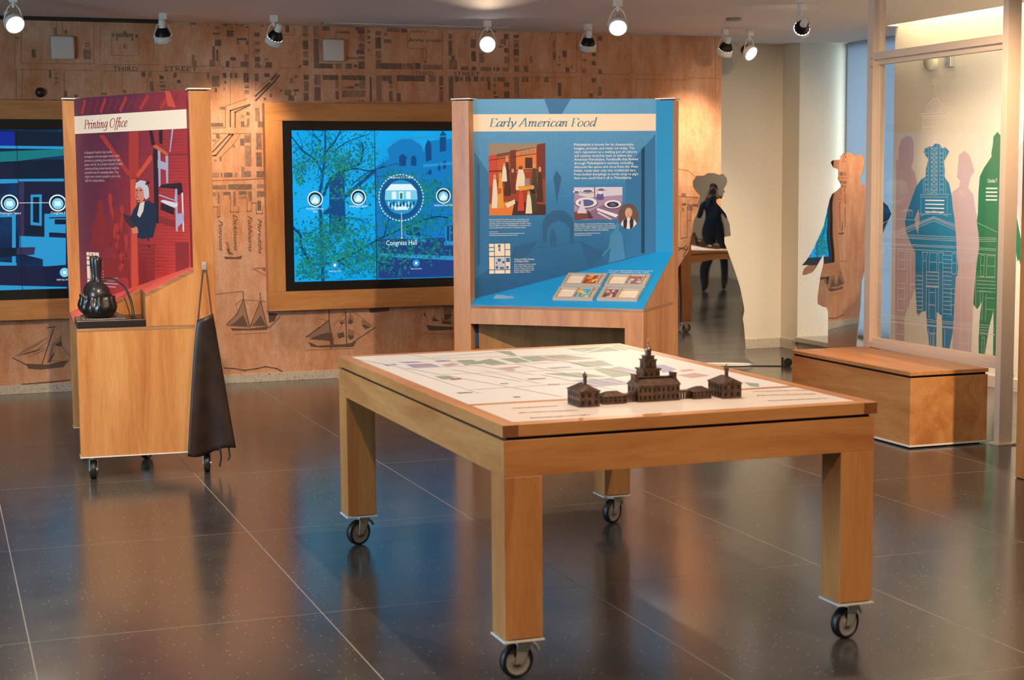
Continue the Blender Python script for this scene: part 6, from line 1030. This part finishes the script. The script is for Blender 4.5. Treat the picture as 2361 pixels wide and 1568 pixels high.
# ================================================================== PHOTOGRAPHER (seen in the mirror figure)
ph = empty('person', (-0.105,-0.29,0), -YAW, 'person in navy sweater and dark trousers with a camera, reflected in the woman-shaped mirror', 'person')
J = {}
def jt(n, p, r): J[n] = (Vector(p), r)
jt('pel',(0,0,0.86),(.15,.115)); jt('wst',(0,0.0,1.02),(.135,.10)); jt('chs',(0,-0.01,1.20),(.16,.115)); jt('shc',(0,-0.01,1.30),(.12,.09)); jt('nck',(0,0.005,1.375),(.052,.055)); jt('hd0',(0,0.03,1.43),(.066,.078)); jt('hd1',(0,0.035,1.50),(.074,.090)); jt('hd2',(0,0.028,1.565),(.052,.066))
ED = [('pel','wst'),('wst','chs'),('chs','shc'),('shc','nck'),('nck','hd0'),('hd0','hd1'),('hd1','hd2')]
for s, q in ((-1,'l'),(1,'r')):
    jt(q+'hp',(s*0.085,0,0.80),(.095,.10)); jt(q+'kn',(s*(0.12+0.02*(s>0)),0.02*s,0.46),(.078,.082)); jt(q+'cf',(s*0.13,-0.02,0.33),(.070,.074)); jt(q+'an',(s*0.135,0.0,0.09),(.055,.058)); jt(q+'ft',(s*0.145,0.06,0.045),(.042,.036)); jt(q+'to',(s*0.155,0.15,0.032),(.036,.024))
    ED += [('pel',q+'hp'),(q+'hp',q+'kn'),(q+'kn',q+'cf'),(q+'cf',q+'an'),(q+'an',q+'ft'),(q+'ft',q+'to')]
    jt(q+'sh',(s*0.175,-0.01,1.285),(.066,.064)); jt(q+'el',(s*0.235,0.10,1.07),(.046,.048)); jt(q+'fa',(s*0.175,0.17,1.20),(.042,.040)); jt(q+'wr',(s*0.105,0.21,1.345),(.028,.026)); jt(q+'pm',(s*0.085,0.215,1.40),(.036,.020))
    ED += [('shc',q+'sh'),(q+'sh',q+'el'),(q+'el',q+'fa'),(q+'fa',q+'wr'),(q+'wr',q+'pm')]
    for k,(dx,L) in enumerate(((-.024,.030),(-.008,.034),(.009,.032),(.025,.026))):
        a = (s*(0.085)+dx*0.6,0.222+0.006*abs(k-1.5),1.428); jt(q+'f%da'%k,a,(.0095,.0095)); jt(q+'f%db'%k,(a[0]-s*0.012,a[1]+0.010,a[2]+L*0.7),(.0088,.0088)); jt(q+'f%dc'%k,(a[0]-s*0.030,a[1]+0.004,a[2]+L),(.0078,.0078))
        ED += [(q+'pm',q+'f%da'%k),(q+'f%da'%k,q+'f%db'%k),(q+'f%db'%k,q+'f%dc'%k)]
    jt(q+'ta',(s*0.062,0.195,1.405),(.011,.011)); jt(q+'tb',(s*0.048,0.185,1.43),(.0095,.0095)); ED += [(q+'pm',q+'ta'),(q+'ta',q+'tb')]
nm = list(J); ixn = {n:i for i,n in enumerate(nm)}
me = bpy.data.meshes.new('body'); me.from_pydata([J[n][0] for n in nm],[(ixn[a],ixn[b_]) for a,b_ in ED],[])
bo = bpy.data.objects.new('body', me); COL.objects.link(bo)
sk = bo.modifiers.new('skin','SKIN'); sk.use_smooth_shade = True
for i,n in enumerate(nm): me.skin_vertices[0].data[i].radius = J[n][1]; me.skin_vertices[0].data[i].use_root = (n == 'pel')
su = bo.modifiers.new('sub','SUBSURF'); su.levels = su.render_levels = 2
bpy.context.view_layer.update(); dg = bpy.context.evaluated_depsgraph_get()
me2 = bpy.data.meshes.new_from_object(bo.evaluated_get(dg)); bpy.data.objects.remove(bo)
bo = bpy.data.objects.new('body', me2); COL.objects.link(bo); bo.parent = ph
for m_ in (mat('navy_sweater',lin(28,42,62),0.85), mat('dark_trousers',lin(38,32,32),0.85), mat('skin_tone',lin(196,146,118),0.5), mat('black_shoe',lin(22,20,20),0.5)): me2.materials.append(m_)
for p_ in me2.polygons:
    c_ = p_.center; hand = c_.y > 0.165 and c_.z > 1.335
    p_.material_index = 2 if (c_.z > 1.365 and abs(c_.x) < 0.1 and c_.y < 0.15) or hand else (3 if c_.z < 0.085 else (1 if c_.z < 0.90 else 0)); p_.use_smooth = True
HAIR = mat('dark_hair', lin(30,22,18), 0.7)
g = G()
for j in range(9):
    for i in range(20): pass
vs = []; fs = []
for j in range(8):
    ph_ = math.pi*0.5*j/7
    for i in range(24):
        t = 2*math.pi*i/24; rx, ry, rz_ = 0.082,0.100,0.085
        sweep = 0.055 if math.sin(t) < 0.1 else 0.0
        vs.append((rx*math.cos(t)*math.cos(ph_), 0.026+ry*math.sin(t)*math.cos(ph_), 1.535+rz_*math.sin(ph_)-(sweep*(1-j/7))))
for j in range(7):
    for i in range(24): fs.append((j*24+i,j*24+(i+1)%24,(j+1)*24+(i+1)%24,(j+1)*24+i))
g.add(vs,fs,0,True); mk('hair', g, HAIR, ph)
face = G()
for s in (-1,1): face.cyl((s*0.078,0.03,1.475),(s*0.088,0.025,1.475),0.020,0.014,10)
mk('ears', face, MATS['skin_tone'], ph)
mk('nose', G().lathe([(0.016,-0.02),(0.012,0.0),(0.004,0.025)],10,(0,0.128,1.475)), MATS['skin_tone'], ph)
for s in (-1,1): mk('eye', G().lathe([(0.001,-0.008),(0.009,0.0),(0.001,0.008)],10,(s*0.03,0.118,1.505)), mat('eye_dark',lin(30,24,22),0.3), ph)
mk('mouth', G().box(-0.022,0.112,1.440,0.022,0.119,1.446), mat('lips',lin(160,92,86),0.5), ph)
cg = empty('photo_camera', (-0.01,-0.055,EYE), -YAW, 'black camera held up by the person reflected in the mirror figure', 'camera')
mk('camera_body', G().box(-0.065,-0.055,-0.045,0.065,-0.005,0.042).box(-0.028,-0.05,0.042,0.028,-0.012,0.062), BLACK, cg, bevel=0.006)
lz = G().lathe([(0.030,-0.005),(0.030,0.026),(0.034,0.028)],24); lz.v = [(v[0],v[2],v[1]) for v in lz.v]; mk('camera_lens', lz, BLACK, cg)
